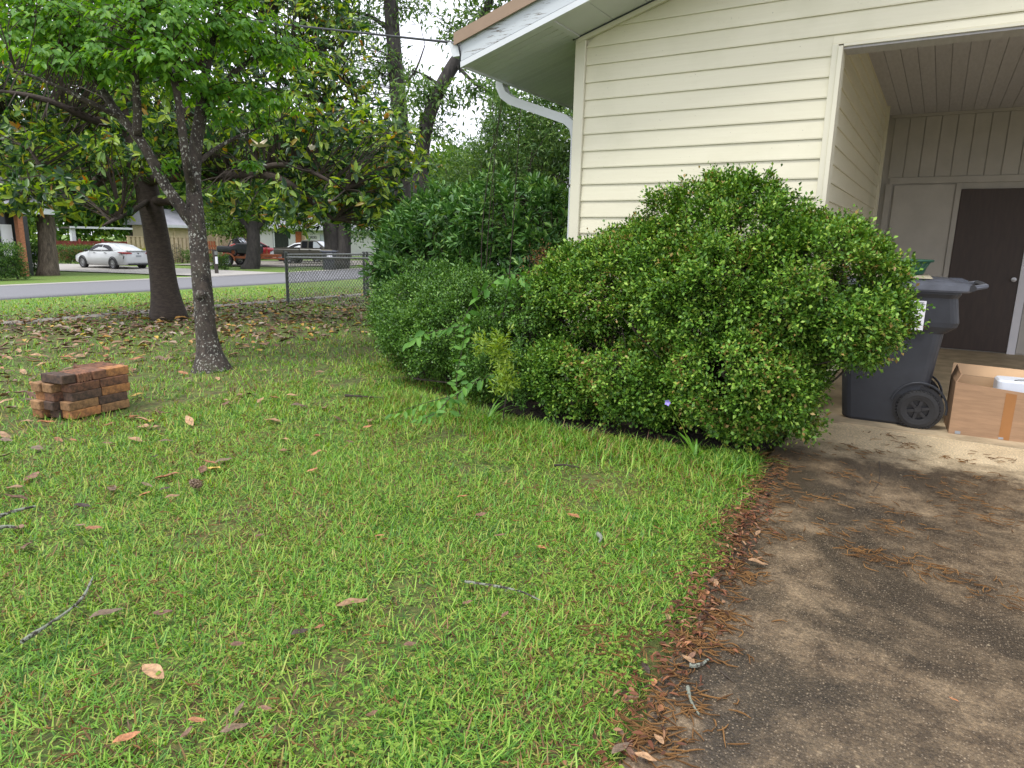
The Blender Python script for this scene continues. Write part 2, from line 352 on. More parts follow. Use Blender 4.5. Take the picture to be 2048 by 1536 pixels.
M['vine'] = leaf_mat('vine_leaf', [(0, (.06, .165, .03)), (1, (.14, .31, .05))], .5, .25, .25, hueobj=True)
M['mag'] = leaf_mat('magnolia_leaf', [(0, (.018, .055, .020)), (.35, (.034, .088, .028)), (.5, (.085, .185, .036)), (.68, (.20, .33, .045)), (.955, (.36, .47, .07)), (.975, (.34, .24, .05)), (1, (.38, .18, .035))], .34, .36, .45)
M['mag_obj'] = leaf_mat('magnolia_single_leaf', [(0, (.018, .055, .020)), (.35, (.034, .088, .028)), (.5, (.085, .185, .036)), (.68, (.20, .33, .045)), (.955, (.36, .47, .07)), (.975, (.34, .24, .05)), (1, (.38, .18, .035))], .34, .36, .45, hueobj=True)
M['dog'] = leaf_mat('dogwood_leaf', [(0, (.07, .185, .03)), (.6, (.125, .29, .042)), (1, (.22, .40, .055))], .5, .4, .35)
M['dog_obj'] = leaf_mat('dogwood_single_leaf', [(0, (.07, .185, .03)), (.6, (.125, .29, .042)), (1, (.22, .40, .055))], .5, .4, .35, hueobj=True)
M['far'] = leaf_mat('far_leaf', [(0, (.035, .09, .018)), (.5, (.08, .17, .03)), (1, (.19, .29, .05))], .55, .4, .3)
M['fardark'] = leaf_mat('far_dark_leaf', [(0, (.022, .06, .018)), (.5, (.05, .12, .028)), (1, (.11, .20, .04))], .5, .3, .4)
M['pecan'] = leaf_mat('pecan_leaflet', [(0, (.05, .11, .03)), (.6, (.09, .17, .04)), (1, (.16, .25, .06))], .5, .4, .4)
M['hedge'] = leaf_mat('hedge_leaf', [(0, (.03, .08, .016)), (.6, (.07, .16, .03)), (1, (.16, .26, .05))], .5, .25, .4)
M['yellowbush'] = leaf_mat('yellow_shrub_leaf', [(0, (.18, .24, .03)), (1, (.42, .40, .05))], .5, .3, .4)
M['petal'] = simple('cream_petal', (.80, .74, .60), .05, 9, .5)
M['purple'] = simple('violet_petal', (.30, .25, .65), .1, 9, .5)
DEAD = {'tan': (.31, .185, .095), 'orange': (.30, .13, .055), 'brown': (.16, .085, .05), 'grey': (.17, .115, .07), 'yellow': (.42, .28, .06), 'dark': (.05, .032, .022)}
for k, c in DEAD.items(): M['dead_'+k] = simple('dead_leaf_'+k, c, .5, 6, .55, .4, .02, isl=.25, detail=8)
M['litter'] = leaf_mat('leaf_litter', [(0, (.07, .04, .025)), (.3, (.18, .095, .05)), (.55, (.30, .19, .11)), (.75, (.33, .27, .22)), (.9, (.42, .22, .05)), (1, (.50, .34, .05))], .55, 0, .4)
M['edge_litter'] = leaf_mat('red_brown_litter', [(0, (.04, .02, .012)), (.5, (.13, .05, .026)), (.85, (.22, .09, .042)), (1, (.30, .18, .10))], .6, 0, .2)
M['catkin'] = leaf_mat('brown_catkin', [(0, (.09, .045, .018)), (1, (.22, .115, .04))], .8, 0, .2)

# ------------------------------------------------------------------ leaf arrays
def unit(a): return a/np.maximum(np.linalg.norm(a, axis=-1, keepdims=True), 1e-9)
def leaf_arrays(P, D, N, L, Wd, kind='oval', fold=.22, droop=.12):
    P = np.asarray(P, float); D = unit(np.asarray(D, float)); N = np.asarray(N, float)
    N = unit(N - D*np.sum(N*D, -1, keepdims=True)); S = np.cross(D, N); L = np.broadcast_to(L, len(P))[:, None]; Wd = np.broadcast_to(Wd, len(P))[:, None]
    n = len(P); idx = np.arange(n)[:, None]
    if kind == 'diamond':
        V = np.stack([P, P+D*L*.5+S*Wd*.5+N*Wd*fold, P+D*L-N*L*droop, P+D*L*.5-S*Wd*.5+N*Wd*fold], 1)
        F = idx*4 + np.array([[0, 1, 2, 3]])
    elif kind == 'oval':
        up = N*Wd*fold
        V = np.stack([P, P+D*L*.30+S*Wd*.46+up, P+D*L*.68+S*Wd*.40+up*.8-N*L*droop*.4, P+D*L-N*L*droop, P+D*L*.68-S*Wd*.40+up*.8-N*L*droop*.4, P+D*L*.30-S*Wd*.46+up], 1)
        F = (idx[:, None]*6 + np.array([[[0, 1, 2, 3], [0, 3, 4, 5]]])).reshape(-1, 4)
    elif kind == 'blade':
        V = np.stack([P+S*Wd*.5, P-S*Wd*.5, P+D*L*.55-S*Wd*.42+N*L*.03, P+D*L*.55+S*Wd*.42+N*L*.03, P+D*L-S*Wd*.06-N*L*droop, P+D*L+S*Wd*.06-N*L*droop], 1)
        F = (idx[:, None]*6 + np.array([[[0, 1, 2, 3], [3, 2, 4, 5]]])).reshape(-1, 4)
    elif kind == 'quadblade':
        V = np.stack([P+S*Wd*.5, P-S*Wd*.5, P+D*L-S*Wd*.15-N*L*droop, P+D*L+S*Wd*.15-N*L*droop], 1)
        F = idx*4 + np.array([[0, 1, 2, 3]])
    return V.reshape(-1, 3), F
def rand_unit(n): return unit(RNG.normal(size=(n, 3)))
def foliage(name, C, OUT, per, L, Wd, mat, parent, spread=.05, kind='diamond', upbias=.35, fold=.22, droop=.1, jitter=.3):
    """clusters at C pointing along OUT, `per` leaves around each twig tip"""
    n = len(C); C = np.repeat(C, per, 0); O = np.repeat(OUT, per, 0)
    R = rand_unit(n*per); D = unit(O*.55 + R + np.array([0, 0, upbias]))
    P = C + R*spread*RNG.random((n*per, 1)) + O*spread*RNG.normal(size=(n*per, 1))*.8
    N = unit(np.array([0, 0, 1.0]) + O*.5 + rand_unit(n*per)*jitter*2)
    l = L*RNG.uniform(.6, 1.2, n*per); V, F = leaf_arrays(P, D, N, l, Wd/L*l*RNG.uniform(.85, 1.15, n*per), kind, fold, droop)
    return mobj(name, fast_mesh(name, V, F), mat, parent)
def blob_points(blobs, n, shell=.72, gap=0.0, gscale=2.0, seed=0.0, inner=0.0, lumps=None):
    """points in the outer shell of a union of ellipsoids (cx,cy,cz,rx,ry,rz); gap drops points where noise is low"""
    blobs = np.asarray(blobs, float); vol = np.prod(blobs[:, 3:6], 1)**.67; w = vol/vol.sum(); out = []; nor = []
    tot = 0
    for _ in range(14):
        k = RNG.choice(len(blobs), n, p=w); u = rand_unit(n); rad = np.where(RNG.random(n) < inner, RNG.random(n)**.5, RNG.uniform(shell, 1.0, n))[:, None]
        P = blobs[k, :3] + u*blobs[k, 3:6]*rad
        if lumps: P = P + u*np.array([mnoise.noise(Vector(p)*lumps[1])+.5*mnoise.noise(Vector(p)*lumps[1]*2.3) for p in P])[:, None]*lumps[0]
        keep = np.ones(n, bool)
        for b in range(len(blobs)):
            q = np.sum(((P-blobs[b, :3])/blobs[b, 3:6])**2, 1); keep &= ~((q < (shell*.92)**2) & (k != b) & (RNG.random(n) > inner))
        P, u = P[keep], u[keep]
        if gap:
            g = np.array([mnoise.noise(Vector(p)*gscale + Vector((seed, 3.1, 0))) for p in P]); kk = g > -1 + 2*gap - .55*1 + RNG.normal(size=len(P))*.10
            P, u = P[kk], u[kk]
        out.append(P); nor.append(u); tot += len(P)
        if tot >= n: break
    return np.concatenate(out)[:n], np.concatenate(nor)[:n]
def curve_pts(a, b, seg=4, sag=0.0, wob=.08):
    a = np.array(a, float); b = np.array(b, float); L = np.linalg.norm(b-a); out = []
    w = RNG.normal(size=3)*wob*L
    for i in range(seg+1):
        t = i/seg; out.append(a+(b-a)*t + w*math.sin(math.pi*t) + np.array([0, 0, -sag*L*math.sin(math.pi*t)]))
    return out
def smooth_path(pts, rad, sub=4):
    P = np.array([tuple(p) for p in pts], float); seg = np.linalg.norm(np.diff(P, axis=0), axis=1); t = np.concatenate([[0], np.cumsum(np.maximum(seg, 1e-6))])
    n = max(4, sub*(len(P)-1)); q = np.linspace(0, t[-1], n+1); R = np.interp(q, t, np.asarray(rad, float)); Q = np.stack([np.interp(q, t, P[:, k]) for k in range(3)], 1)
    for _ in range(max(1, sub)):
        Q[1:-1] = .25*Q[:-2]+.5*Q[1:-1]+.25*Q[2:]; R[1:-1] = .25*R[:-2]+.5*R[1:-1]+.25*R[2:]
    return [Vector(p) for p in Q], list(R)

# ------------------------------------------------------------------ ground, road, paths
def sheet(name, xs, ys, zf, mat, kind='structure', keep=None):
    X, Y = np.meshgrid(xs, ys, indexing='ij'); Z = zf(X, Y); nx, ny = X.shape
    V = np.stack([X, Y, Z], -1).reshape(-1, 3); i, j = np.meshgrid(np.arange(nx-1), np.arange(ny-1), indexing='ij'); a = (i*ny+j).ravel()
    F = np.stack([a, a+ny, a+ny+1, a+1], 1)
    return tag(mobj(name, fast_mesh(name, V, F, True), mat), kind=kind)
xs = np.concatenate([np.linspace(-400, -70, 12), np.linspace(-66, -30, 20), np.linspace(-29, -21.5, 12), np.linspace(-21, -.2, 110), np.linspace(2, 200, 20)])
ys = np.concatenate([np.linspace(-80, -4, 12), np.linspace(-3, 14, 90), np.linspace(15, 80, 60), np.linspace(90, 420, 12)])
def lawn_z(X, Y):
    n = .012*np.sin(X*3.1+Y*1.7)*np.sin(Y*2.3-X*.9) + .008*np.sin(X*7.3+1)*np.sin(Y*6.1)
    near = np.clip((X+.9)/.5, 0, 1)
    road = np.clip(1-np.abs(X+25.2)/4.2, 0, 1)
    return tz(X, Y) - .02 + n*(1-near)*np.clip((X+14)/3, 0, 1) - .035*near*(X > -1)
sheet('lawn', xs, ys, lawn_z, M['soil'])
def road_x0(Y): return -21.9 - .075*(Y-8)
def road_x1(Y): return -27.6 - .11*(Y-8)
def strip(name, f0, f1, ys, dz, mat, nx=6, zf=tz):
    V = []; F = []; nx += 2
    for Y in ys:
        for k in range(nx+1):
            x = f0(Y)+(f1(Y)-f0(Y))*min(max(k-1, 0), nx-2)/(nx-2); V.append((x, Y, float(zf(x, Y))+dz-(.1 if k in (0, nx) else 0)))
    for i in range(len(ys)-1):
        for k in range(nx): a = i*(nx+1)+k; F.append((a, a+1, a+nx+2, a+nx+1))
    return tag(mobj(name, fast_mesh(name, V, F, True), mat), kind='structure')
yy = np.linspace(-60, 150, 90)
strip('road', road_x0, road_x1, yy, .012, M['asphalt'])
strip('gutter', lambda Y: road_x1(Y)-.0, lambda Y: road_x1(Y)-.55, yy, .02, M['gutter_conc'], 2)
strip('sidewalk', lambda Y: -12.75-.05*(Y-8)+.06*math.sin(Y*2.1), lambda Y: -13.55-.05*(Y-8)+.05*math.sin(Y*1.3), np.linspace(4, 40, 90), .004, M['path'], 3)
# neighbours' paved drives on the far side of the road
def poly_sheet(name, pts, dz, mat):
    V = [(x, y, float(tz(x, y))+dz) for x, y in pts]; me = bpy.data.meshes.new(name); me.from_pydata(V, [], [tuple(range(len(V)))])
    return tag(mobj(name, me, mat), kind='structure')
poly_sheet('neighbour_driveway', [(-29.2, 20.2), (-29.4, 24.6), (-38, 24.6), (-52, 22.5), (-52, 16.8), (-40, 18.6)], .03, M['gutter_conc'])
poly_sheet('parking_pad', [(-36, 30), (-33, 38.5), (-40, 46), (-47, 34), (-43.5, 27)], .03, M['path'])
# driveway: level slab, wavy lawn edge
def drive_edge(Y): return float(np.interp(Y, [-6, 1.4, 2.35, 4.1, 4.6, 5.9], [-.50, -.55, -.60, -.72, -.79, -.80])) + .018*math.sin(Y*9)+.012*math.sin(Y*23+1)
def drive_mesh():
    ysd = np.linspace(-8, 5.8, 180); V = []; F = []; nx = 30
    for Y in ysd:
        e = drive_edge(Y)
        V.append((e, Y, -.05))
        for k in range(nx+1):
            x = e + (9-e)*(k/nx)**2; V.append((x, Y, .003*math.sin(x*2+Y)))
    s = nx+2
    for i in range(len(ysd)-1):
        for k in range(nx+1): a = i*s+k; F.append((a, a+1, a+s+1, a+s))
    return tag(mobj('driveway', fast_mesh('driveway', V, F, True), M['concrete']), kind='structure')
drive_mesh()
fl = MB().bb(-.80, 9, 5.803, 11.4, -.05, .012).build('carport_floor', M['slab']); tag(fl, kind='structure')
bed = []
for a in np.linspace(0, 2*math.pi, 60, endpoint=False):
    cx, cy, rx, ry = -1.95, 5.1, 1.25, .66
    x = cx+rx*np.sign(math.cos(a))*abs(math.cos(a))**.6*(1+.05*math.sin(5*a)); y = cy+ry*np.sign(math.sin(a))*abs(math.sin(a))**.6*(1+.08*math.sin(7*a+1))
    bed.append((min(x, drive_edge(min(max(y, -6), 5.8))-.01), min(y, 5.74)))
me = bpy.data.meshes.new('planting_bed'); me.from_pydata([(x, y, .006) for x, y in bed], [], [tuple(range(60))]); tag(mobj('planting_bed', me, M['bed']), kind='structure')

# ------------------------------------------------------------------ the house
HX0, HY = -2.94, 5.75      # wall corner, front wall plane
JX = -.80; HD = 2.79; SL = .29; EZ = 3.10; EXP = .1433; BY = 11.2; CZ = 3.17
house = empty('house', (-1, 5.75, 0)); tag(house, 'cream sided house with open carport and white weathered eaves', 'house')
Hinv = (1, -5.75, 0)
def hb(mb, name, mat, parent=house, **k):
    mb.v = [(x+1, y-5.75, z) for x, y, z in mb.v]; return mb.build(name, mat, parent, **k)
def rake(x): return EZ + SL*(x-HX0)
wall = hb(MB().hexa([(HX0+.02, HY+.02, 0), (JX-.05, HY+.02, 0), (JX-.05, HY+.14, 0), (HX0+.02, HY+.14, 0), (HX0+.02, HY+.02, rake(HX0+.02)+.02), (JX-.05, HY+.02, rake(JX-.05)+.02), (JX-.05, HY+.14, rake(JX-.05)+.02), (HX0+.02, HY+.14, rake(HX0+.02)+.02)]), 'front_wall', M['trim'])
hb(MB().hexa([(JX-.05, HY+.02, HD+.02), (6, HY+.02, HD+.02), (6, HY+.16, HD+.02), (JX-.05, HY+.16, HD+.02), (JX-.05, HY+.02, rake(JX-.05)+.02), (6, HY+.02, rake(6)+.02), (6, HY+.16, rake(6)+.02), (JX-.05, HY+.16, rake(JX-.05)+.02)]), 'gable_wall', M['trim'])
hb(MB().bb(HX0, HX0+.12, HY+.14, 16, 0, EZ+.02), 'side_wall', M['siding'])
def clap(axis, u0, u1, z0, z1, plane, ul=None, lip=.016):
    """one lap board; bottom edge proud of the wall; ul = left end at its top (rake cut)"""
    u0t = u0 if ul is None else ul
    def P(u, d, z): return (u, plane-d, z) if axis == 'x' else (plane+d, u, z)
    V = [P(u0, 0, z0), P(u1, 0, z0), P(u1, lip, z0), P(u0, lip, z0), P(u0, lip+.001, z0+.010), P(u1, lip+.001, z0+.010), P(u0t, .003, z1), P(u1, .003, z1), P(u0t, 0, z1), P(u1, 0, z1)]
    return MB().add(V, [(0, 1, 2, 3), (3, 2, 5, 4), (4, 5, 7, 6), (6, 7, 9, 8), (0, 3, 4, 6, 8), (1, 9, 7, 5, 2)])
z0 = 3.018 - EXP*20
SX0 = HX0+.10
while z0 < 4.9:
    z1 = z0+EXP
    if z1 > .08:
        xl = SX0 if z0 < rake(SX0)-.03 else HX0+(z0-EZ)/SL+.02
        xt = SX0 if z1 < rake(SX0)-.03 else HX0+(z1-EZ)/SL+.02
        if z1 < HD+.01: hb(clap('x', SX0, JX-.052, z0, z1, HY+.018), 'siding_board', M['siding'], wall)
        elif z0 < HD+.1: 
            hb(clap('x', SX0, JX-.052, z0, z1, HY+.018), 'siding_board', M['siding'], wall)
            hb(clap('x', JX-.0525, 6, max(z0, HD+.014), z1, HY+.0175), 'siding_board', M['siding'], wall)
        elif z0 < 3.0:
            hb(clap('x', SX0, JX-.01, z0, z1, HY+.018), 'siding_board', M['siding'], wall); hb(clap('x', JX-.012, 6, z0, z1, HY+.0172), 'siding_board', M['siding'], wall)
        elif xl < 5.5: hb(clap('x', xl, 6, z0, z1, HY+.018, xt), 'siding_board', M['siding'], wall)
    z0 = z1
hb(MB().bb(HX0, HX0+.098, HY-.022, HY+.09, 0, EZ-.005), 'corner_board', M['trim'], bevel=.004)
hb(MB().bb(JX-.054, JX-.012, HY-.012, HY+.05, 0, HD+.012).bb(JX-.0118, JX+.02, HY-.024, HY+.14, 0, HD-.002), 'jamb_trim', M['trim'], bevel=.002)
hb(MB().bb(JX+.021, 6, HY-.006, HY+.012, HD-.004, HD+.013), 'header_trim', M['trim'])
hb(MB().bb(JX+.021, 6, HY+.013, HY+.20, HD-.02, HD+.018), 'header_soffit', M['ceil'])
inner = hb(MB().bb(JX-.12, JX-.03, HY+.142, BY, 0, CZ), 'carport_side_wall', M['trim'])
z0 = 3.018 - EXP*20
while z0 < CZ:
    z1 = min(z0+EXP, CZ)
    if z1 > .05: hb(clap('y', HY+.15, 10.44, z0, z1, JX-.029), 'siding_board', M['siding'], inner)
    z0 += EXP
hb(MB().bb(JX-.0295, JX+.02, 10.441, 10.50, 0, CZ-.001), 'corner_trim', M['trim'])
ceil = hb(MB().bb(JX-.10, 6, HY+.21, BY+.2, CZ+.012, CZ+.05), 'carport_ceiling', M['ceil'])
x = JX-.02
while x < 4:
    hb(MB().bb(x, x+.1335, HY+.165, BY, CZ-.006, CZ+.011), 'ceiling_plank', M['ceil'], ceil, bevel=.003); x += .137
back = hb(MB().bb(JX-.1, 6, BY+.012, BY+.12, 0, CZ+.01), 'carport_back_wall', M['backwall'])
x = -.755
while x < 4:
    hb(MB().bb(x, x+.178, BY-.006, BY+.011, 2.335, CZ-.045), 'wall_plank', M['backwall'], back, bevel=.004); x += .186
hb(MB().bb(-.80, 4, BY-.02, BY+.011, CZ-.044, CZ-.007), 'cornice_strip', M['backwall'], back)
hb(MB().bb(-.72, 4, BY-.03, BY+.011, 2.25, 2.333), 'door_head_trim', M['backwall'], back)
hb(MB().bb(-.765, -.69, BY-.028, BY+.0112, 0.012, 2.249), 'corner_strip', M['backwall'], back)
hb(MB().bb(-.66, .07, BY-.010, BY+.011, .03, 2.235), 'cupboard_panel', M['backwall'], back, bevel=.004)
hb(MB().bb(.075, .135, BY-.026, BY+.0113, .012, 2.248), 'door_casing', M['backwall'], back)
hb(MB().bb(.93, 1.02, BY-.026, BY+.0113, .012, 2.248), 'door_casing', M['paper'], back)
dr = hb(MB().bb(.14, .925, BY-.02, BY+.010, .025, 2.165), 'door', M['door'], bevel=.003)
hb(MB().lathe([(0, -.06), (.03, -.055), (.03, -.03), (.012, -.025), (.012, 0)], 14, (.87, BY-.021, 1.0), 'Y'), 'door_knob', M['alloy'], dr)
hb(MB().bb(1.03, 4, BY-.008, BY+.011, .03, 2.235), 'wall_panel', M['backwall'], back)
# soffit, fascia, gutter, roof
RF, EX = 5.20, -3.79
def slab(x0, x1, y0, y1, o0, o1):   # piece lying along the roof slope, offsets above the soffit line
    return MB().hexa([(x0, y0, rake(x0)+o0), (x1, y0, rake(x1)+o0), (x1, y1, rake(x1)+o0), (x0, y1, rake(x0)+o0), (x0, y0, rake(x0)+o1), (x1, y0, rake(x1)+o1), (x1, y1, rake(x1)+o1), (x0, y1, rake(x0)+o1)])
roof = hb(slab(EX-.06, 8, RF-.02, 16, .205, .262), 'roof', M['shingle'])
hb(slab(EX-.02, 8, RF+.03, 16, .016, .03), 'soffit_backing', M['porch'], roof)
y = RF+.03
while y < 13:
    hb(slab(EX, HX0-.002, y, y+.090, 0, .013), 'soffit_panel', M['soffit'], roof, bevel=.004); y += .098
x = HX0+.05
while x < 5:
    hb(slab(x, x+.298, RF+.03, HY+.03, .001, .014), 'soffit_panel', M['soffit'], roof, bevel=.003); x += .302
hb(slab(HX0-.001, HX0+.046, RF+.03, HY+.03, -.006, .013), 'soffit_joint', M['soffit'], roof)
hb(slab(HX0+.03, 6, HY-.03, HY+.001, -.05, -.001), 'rake_channel', M['trim'], roof)
hb(slab(HX0-.02, 6, HY-.036, HY-.0302, -.012, -.0012), 'rake_bead', M['hood'], roof)
hb(slab(EX, 8, RF, RF+.026, .044, .20), 'fascia_board', M['peel'], roof)
hb(slab(EX, 8, RF-.008, RF+.03, -.012, .036), 'fascia_cap', M['white'], roof)
hb(slab(EX-.055, 8, RF-.035, RF-.021, .185, .285), 'drip_edge', M['drip'], roof)
hb(slab(EX-.055, 8, RF-.021, RF+.10, .263, .284), 'drip_flange', M['drip'], roof)
gz0 = rake(EX)
def gut(y): return [(EX-.002, y, gz0+.085), (EX-.085, y, gz0+.085), (EX-.105, y, gz0+.12), (EX-.118, y, gz0+.165), (EX-.14, y, gz0+.19), (EX-.14, y, gz0+.21), (EX-.002, y, gz0+.21)]
gt = hb(MB().loft([gut(RF-.005), gut(14)]), 'gutter', M['white'], roof)
hb(MB().bb(EX-.001, EX+.02, RF+.031, 14, -.01+gz0, gz0+.19), 'eave_fascia', M['white'], roof)
def rect_path(P, w, h):
    rings = []
    for i, p in enumerate(P):
        p = Vector(p); t = (Vector(P[min(i+1, len(P)-1)])-Vector(P[max(i-1, 0)])).normalized(); s = Vector((0, 1, 0)); s = (s-t*s.dot(t)).normalized(); n = t.cross(s)
        prof = [(-.5, -.5), (-.25, -.5), (-.2, -.42), (.2, -.42), (.25, -.5), (.5, -.5), (.5, .5), (.25, .5), (.2, .42), (-.2, .42), (-.25, .5), (-.5, .5)]
        rings.append([tuple(p+s*a*h+n*b*w) for a, b in prof])
    return MB().loft(rings)
dsy = 5.98
ds = [(EX-.075, dsy, gz0+.12), (EX-.07, dsy, gz0-.02), (EX-.03, dsy, gz0-.10), (EX+.06, dsy, gz0-.16), (HX0-.16, dsy-.04, 2.47), (HX0-.075, dsy-.05, 2.40), (HX0-.05, dsy-.05, 2.30), (HX0-.05, dsy-.05, .12)]
hb(rect_path(ds, .08, .10), 'downspout', M['white'], house)
hb(MB().bb(HX0-.088, HX0-.001, dsy-.10, dsy+.0, 1.86, 1.89), 'downspout_strap', M['white'], house)
# service cable and its hook
cabl = empty('service_cable', on_y(905, 88, 5.17)); tag(cabl, 'black overhead cable tied to the eave corner of the cream house', 'cable')
c0 = Vector(on_y(912, 86, RF-.02)); far_ = Vector(W(190, -14, 20))
pts = []
for i in range(41):
    t = i/40; p = c0.lerp(far_, t); p.z -= .10*math.sin(math.pi*t); pts.append(p - c0)
cabl.location = c0
MB().tube(pts, .011, 6).build('wire', M['cable'], cabl)
MB().tube([Vector((0, 0, 0)), Vector((.03, .0, -.03)), Vector((.035, .02, -.10)), Vector((0.0, .05, -.17)), Vector((-.03, .10, -.22))], .008, 6).build('drop_loop', M['cable'], cabl)
MB().tube([Vector((-.05, 0, .005)), Vector((0, 0, 0)), Vector((.06, 0, .02)), Vector((.03, 0, -.02)), Vector((0, 0, 0))], .005, 5).build('hook', M['steel'], cabl)
c2 = empty('thin_cable', W(830, 5, 22)); tag(c2, 'thin dark line in the open sky beside the tall trunk', 'cable')
MB().tube([Vector((0, 0, 0)), Vector(W(880, 38, 21)-W(830, 5, 22)), Vector(W(930, 66, 20)-W(830, 5, 22))], .012, 5).build('wire', M['cable'], c2)

# ------------------------------------------------------------------ trees
LEAFMESH = {}
def unit_leaf(kind, mat, wid, fold, droop):
    key = (kind, mat.name)
    if key not in LEAFMESH:
        V, F = leaf_arrays(np.zeros((1, 3)), np.array([[1., 0, 0]]), np.array([[0, 0, 1.]]), 1.0, wid, 'oval', fold, droop)
        me = fast_mesh('leaf', V, F); me.materials.append(mat); LEAFMESH[key] = me
    return LEAFMESH[key]
def project(P):
    c = (np.asarray(P)-CAM) @ AX.T; return c[:, 0]/c[:, 2]*FPX+1024, c[:, 1]/c[:, 2]*FPX+768, c[:, 2]
def leaves_part(root, base, P, D, N, L, Wr, mat, matobj, nsingle, fold=.2, droop=.12):
    px, py, d = project(P); vis = (px > 0) & (px < 2048) & (py > 0) & (py < 1536)
    order = np.argsort(np.where(vis, d, 1e6)); single = order[:nsingle]; rest = np.ones(len(P), bool); rest[single] = False
    V, F = leaf_arrays(P[rest]-base, D[rest], N[rest], L[rest], L[rest]*Wr, 'oval', fold, droop)
    cr = tag(mobj('crown', fast_mesh('crown', V, F), mat, root), kind='stuff')
    if nsingle:
        me = unit_leaf('oval', matobj, Wr, fold, droop)
        for i in single:
            d_ = Vector(D[i]).normalized(); n_ = Vector(N[i]); n_ = (n_-d_*n_.dot(d_)).normalized(); s_ = n_.cross(d_)
            o = bpy.data.objects.new('leaf', me); COL.objects.link(o); o.parent = root; p = P[i]-base
            mt = Matrix((( d_.x, s_.x, n_.x, 0), (d_.y, s_.y, n_.y, 0), (d_.z, s_.z, n_.z, 0), (0, 0, 0, 1)))
            o.matrix_basis = Matrix.Translation(p) @ mt @ Matrix.Scale(float(L[i]), 4)
    return cr
def limb_mesh(name, root, base, pts, rad, mat, n=12, lump=.12, sub=5):
    o, r = smooth_path([Vector(p-base) for p in pts], rad, sub); MB().tube(o, r, n, True, lump, len(pts)).build(name, mat, root, smooth=True)
    return [np.array(q)+base for q in o]
def twigs(root, base, skel, C, mat, r0=.010, r1=.004, seg=4, wob=.10, maxlen=2.5, n=3):
    S = np.array(skel); mb = MB()
    for c in C:
        dd = np.linalg.norm(S-c, axis=1) + .35*np.clip(S[:, 2]-c[2], 0, 9); k = int(np.argmin(dd))
        if np.linalg.norm(S[k]-c) > maxlen: continue
        pts = curve_pts(S[k]-base, c-base, seg, -.06, wob); mb.tube(pts, list(np.linspace(r0, r1, seg+1)), n, False)
    me = bpy.data.meshes.new('twigs'); me.from_pydata(mb.v, [], mb.f); return tag(mobj('twigs', me, mat, root), kind='stuff')
def flare(base, pts, rad, name, root, mat, n=22, lump=.10):
    return limb_mesh(name, root, base, pts, rad, mat, n, lump*.6, 5)

# --- magnolia
mbase = on_ground(338, 636); md = depth_of(mbase)
mag = empty('magnolia_tree', mbase); tag(mag, 'dark magnolia tree with leaning smooth trunk and glossy leaves by the road', 'tree')
T = lambda px, py, dd=0: W(px, py, md+dd)
tp = [mbase+np.array([0, 0, -.12]), T(336, 618), T(331, 585), T(318, 500), T(301, 405), T(283, 330, .1), T(262, 250, .2), T(243, 180, .3), T(232, 100, .4), T(226, 0, .5), T(222, -160, .6), T(235, -420, .7)]
sk = flare(mbase, tp, [.36, .25, .215, .205, .195, .175, .165, .15, .13, .11, .09, .05], 'trunk', mag, M['bark_mag'])
mlimbs = [([(283, 330, .1), (240, 328, -.3), (205, 352, -.7), (168, 388, -1.0), (110, 400, -1.2), (60, 385, -1.4)], [.12, .105, .09, .075, .05, .03]),
          ([(170, 388, -1.0), (120, 372, -1.3), (90, 345, -1.5), (60, 300, -1.6)], [.05, .045, .035, .02]),
          ([(262, 250, .2), (205, 245, -.3), (170, 235, -.6), (130, 212, -.9), (60, 190, -1.2), (-20, 180, -1.3)], [.10, .08, .07, .055, .04, .02]),
          ([(255, 225, .2), (180, 175, .5), (110, 140, .8), (20, 120, 1.0), (-80, 90, 1.0)], [.09, .075, .06, .045, .02]),
          ([(301, 405, 0), (345, 398, -.2), (362, 420, -.3)], [.10, .08, .05]),
          ([(290, 360, 0), (360, 350, -.5), (430, 355, -.9), (500, 345, -1.2), (560, 352, -1.4), (610, 392, -1.5), (668, 440, -1.5)], [.12, .10, .085, .075, .065, .05, .02]),
          ([(500, 345, -1.2), (560, 325, -1.5), (620, 340, -1.7), (690, 380, -1.8)], [.055, .045, .035, .015]),
          ([(270, 270, .2), (340, 240, .4), (430, 200, .8), (520, 180, 1.0), (620, 190, 1.0), (720, 230, .8), (800, 290, .6)], [.12, .10, .085, .07, .055, .04, .015]),
          ([(245, 190, .3), (330, 150, 1.0), (430, 110, 1.4), (485, 90, 1.5), (540, 20, 1.6), (600, -60, 1.6)], [.13, .12, .11, .10, .08, .05]),
          ([(485, 90, 1.5), (560, 95, 1.3), (640, 120, 1.1), (700, 170, 1.0)], [.07, .055, .04, .015]),
          ([(232, 100, .4), (160, 40, 1.0), (80, 0, 1.4), (-20, -40, 1.6)], [.09, .07, .05, .03]),
          ([(300, 400, 0), (250, 430, -1.2), (225, 440, -2.0), (205, 452, -2.4)], [.05, .035, .025, .012])]
for L_, R_ in mlimbs: sk += limb_mesh('limb', mag, mbase, [T(*p) for p in L_], R_, M['bark_mag'], 9, .12)
def pb(px, py, d, rx, ry, rz):   # ellipsoid from a pixel direction, a distance and radii in metres
    c = W(px, py, d); return (*c, rx, ry, rz)
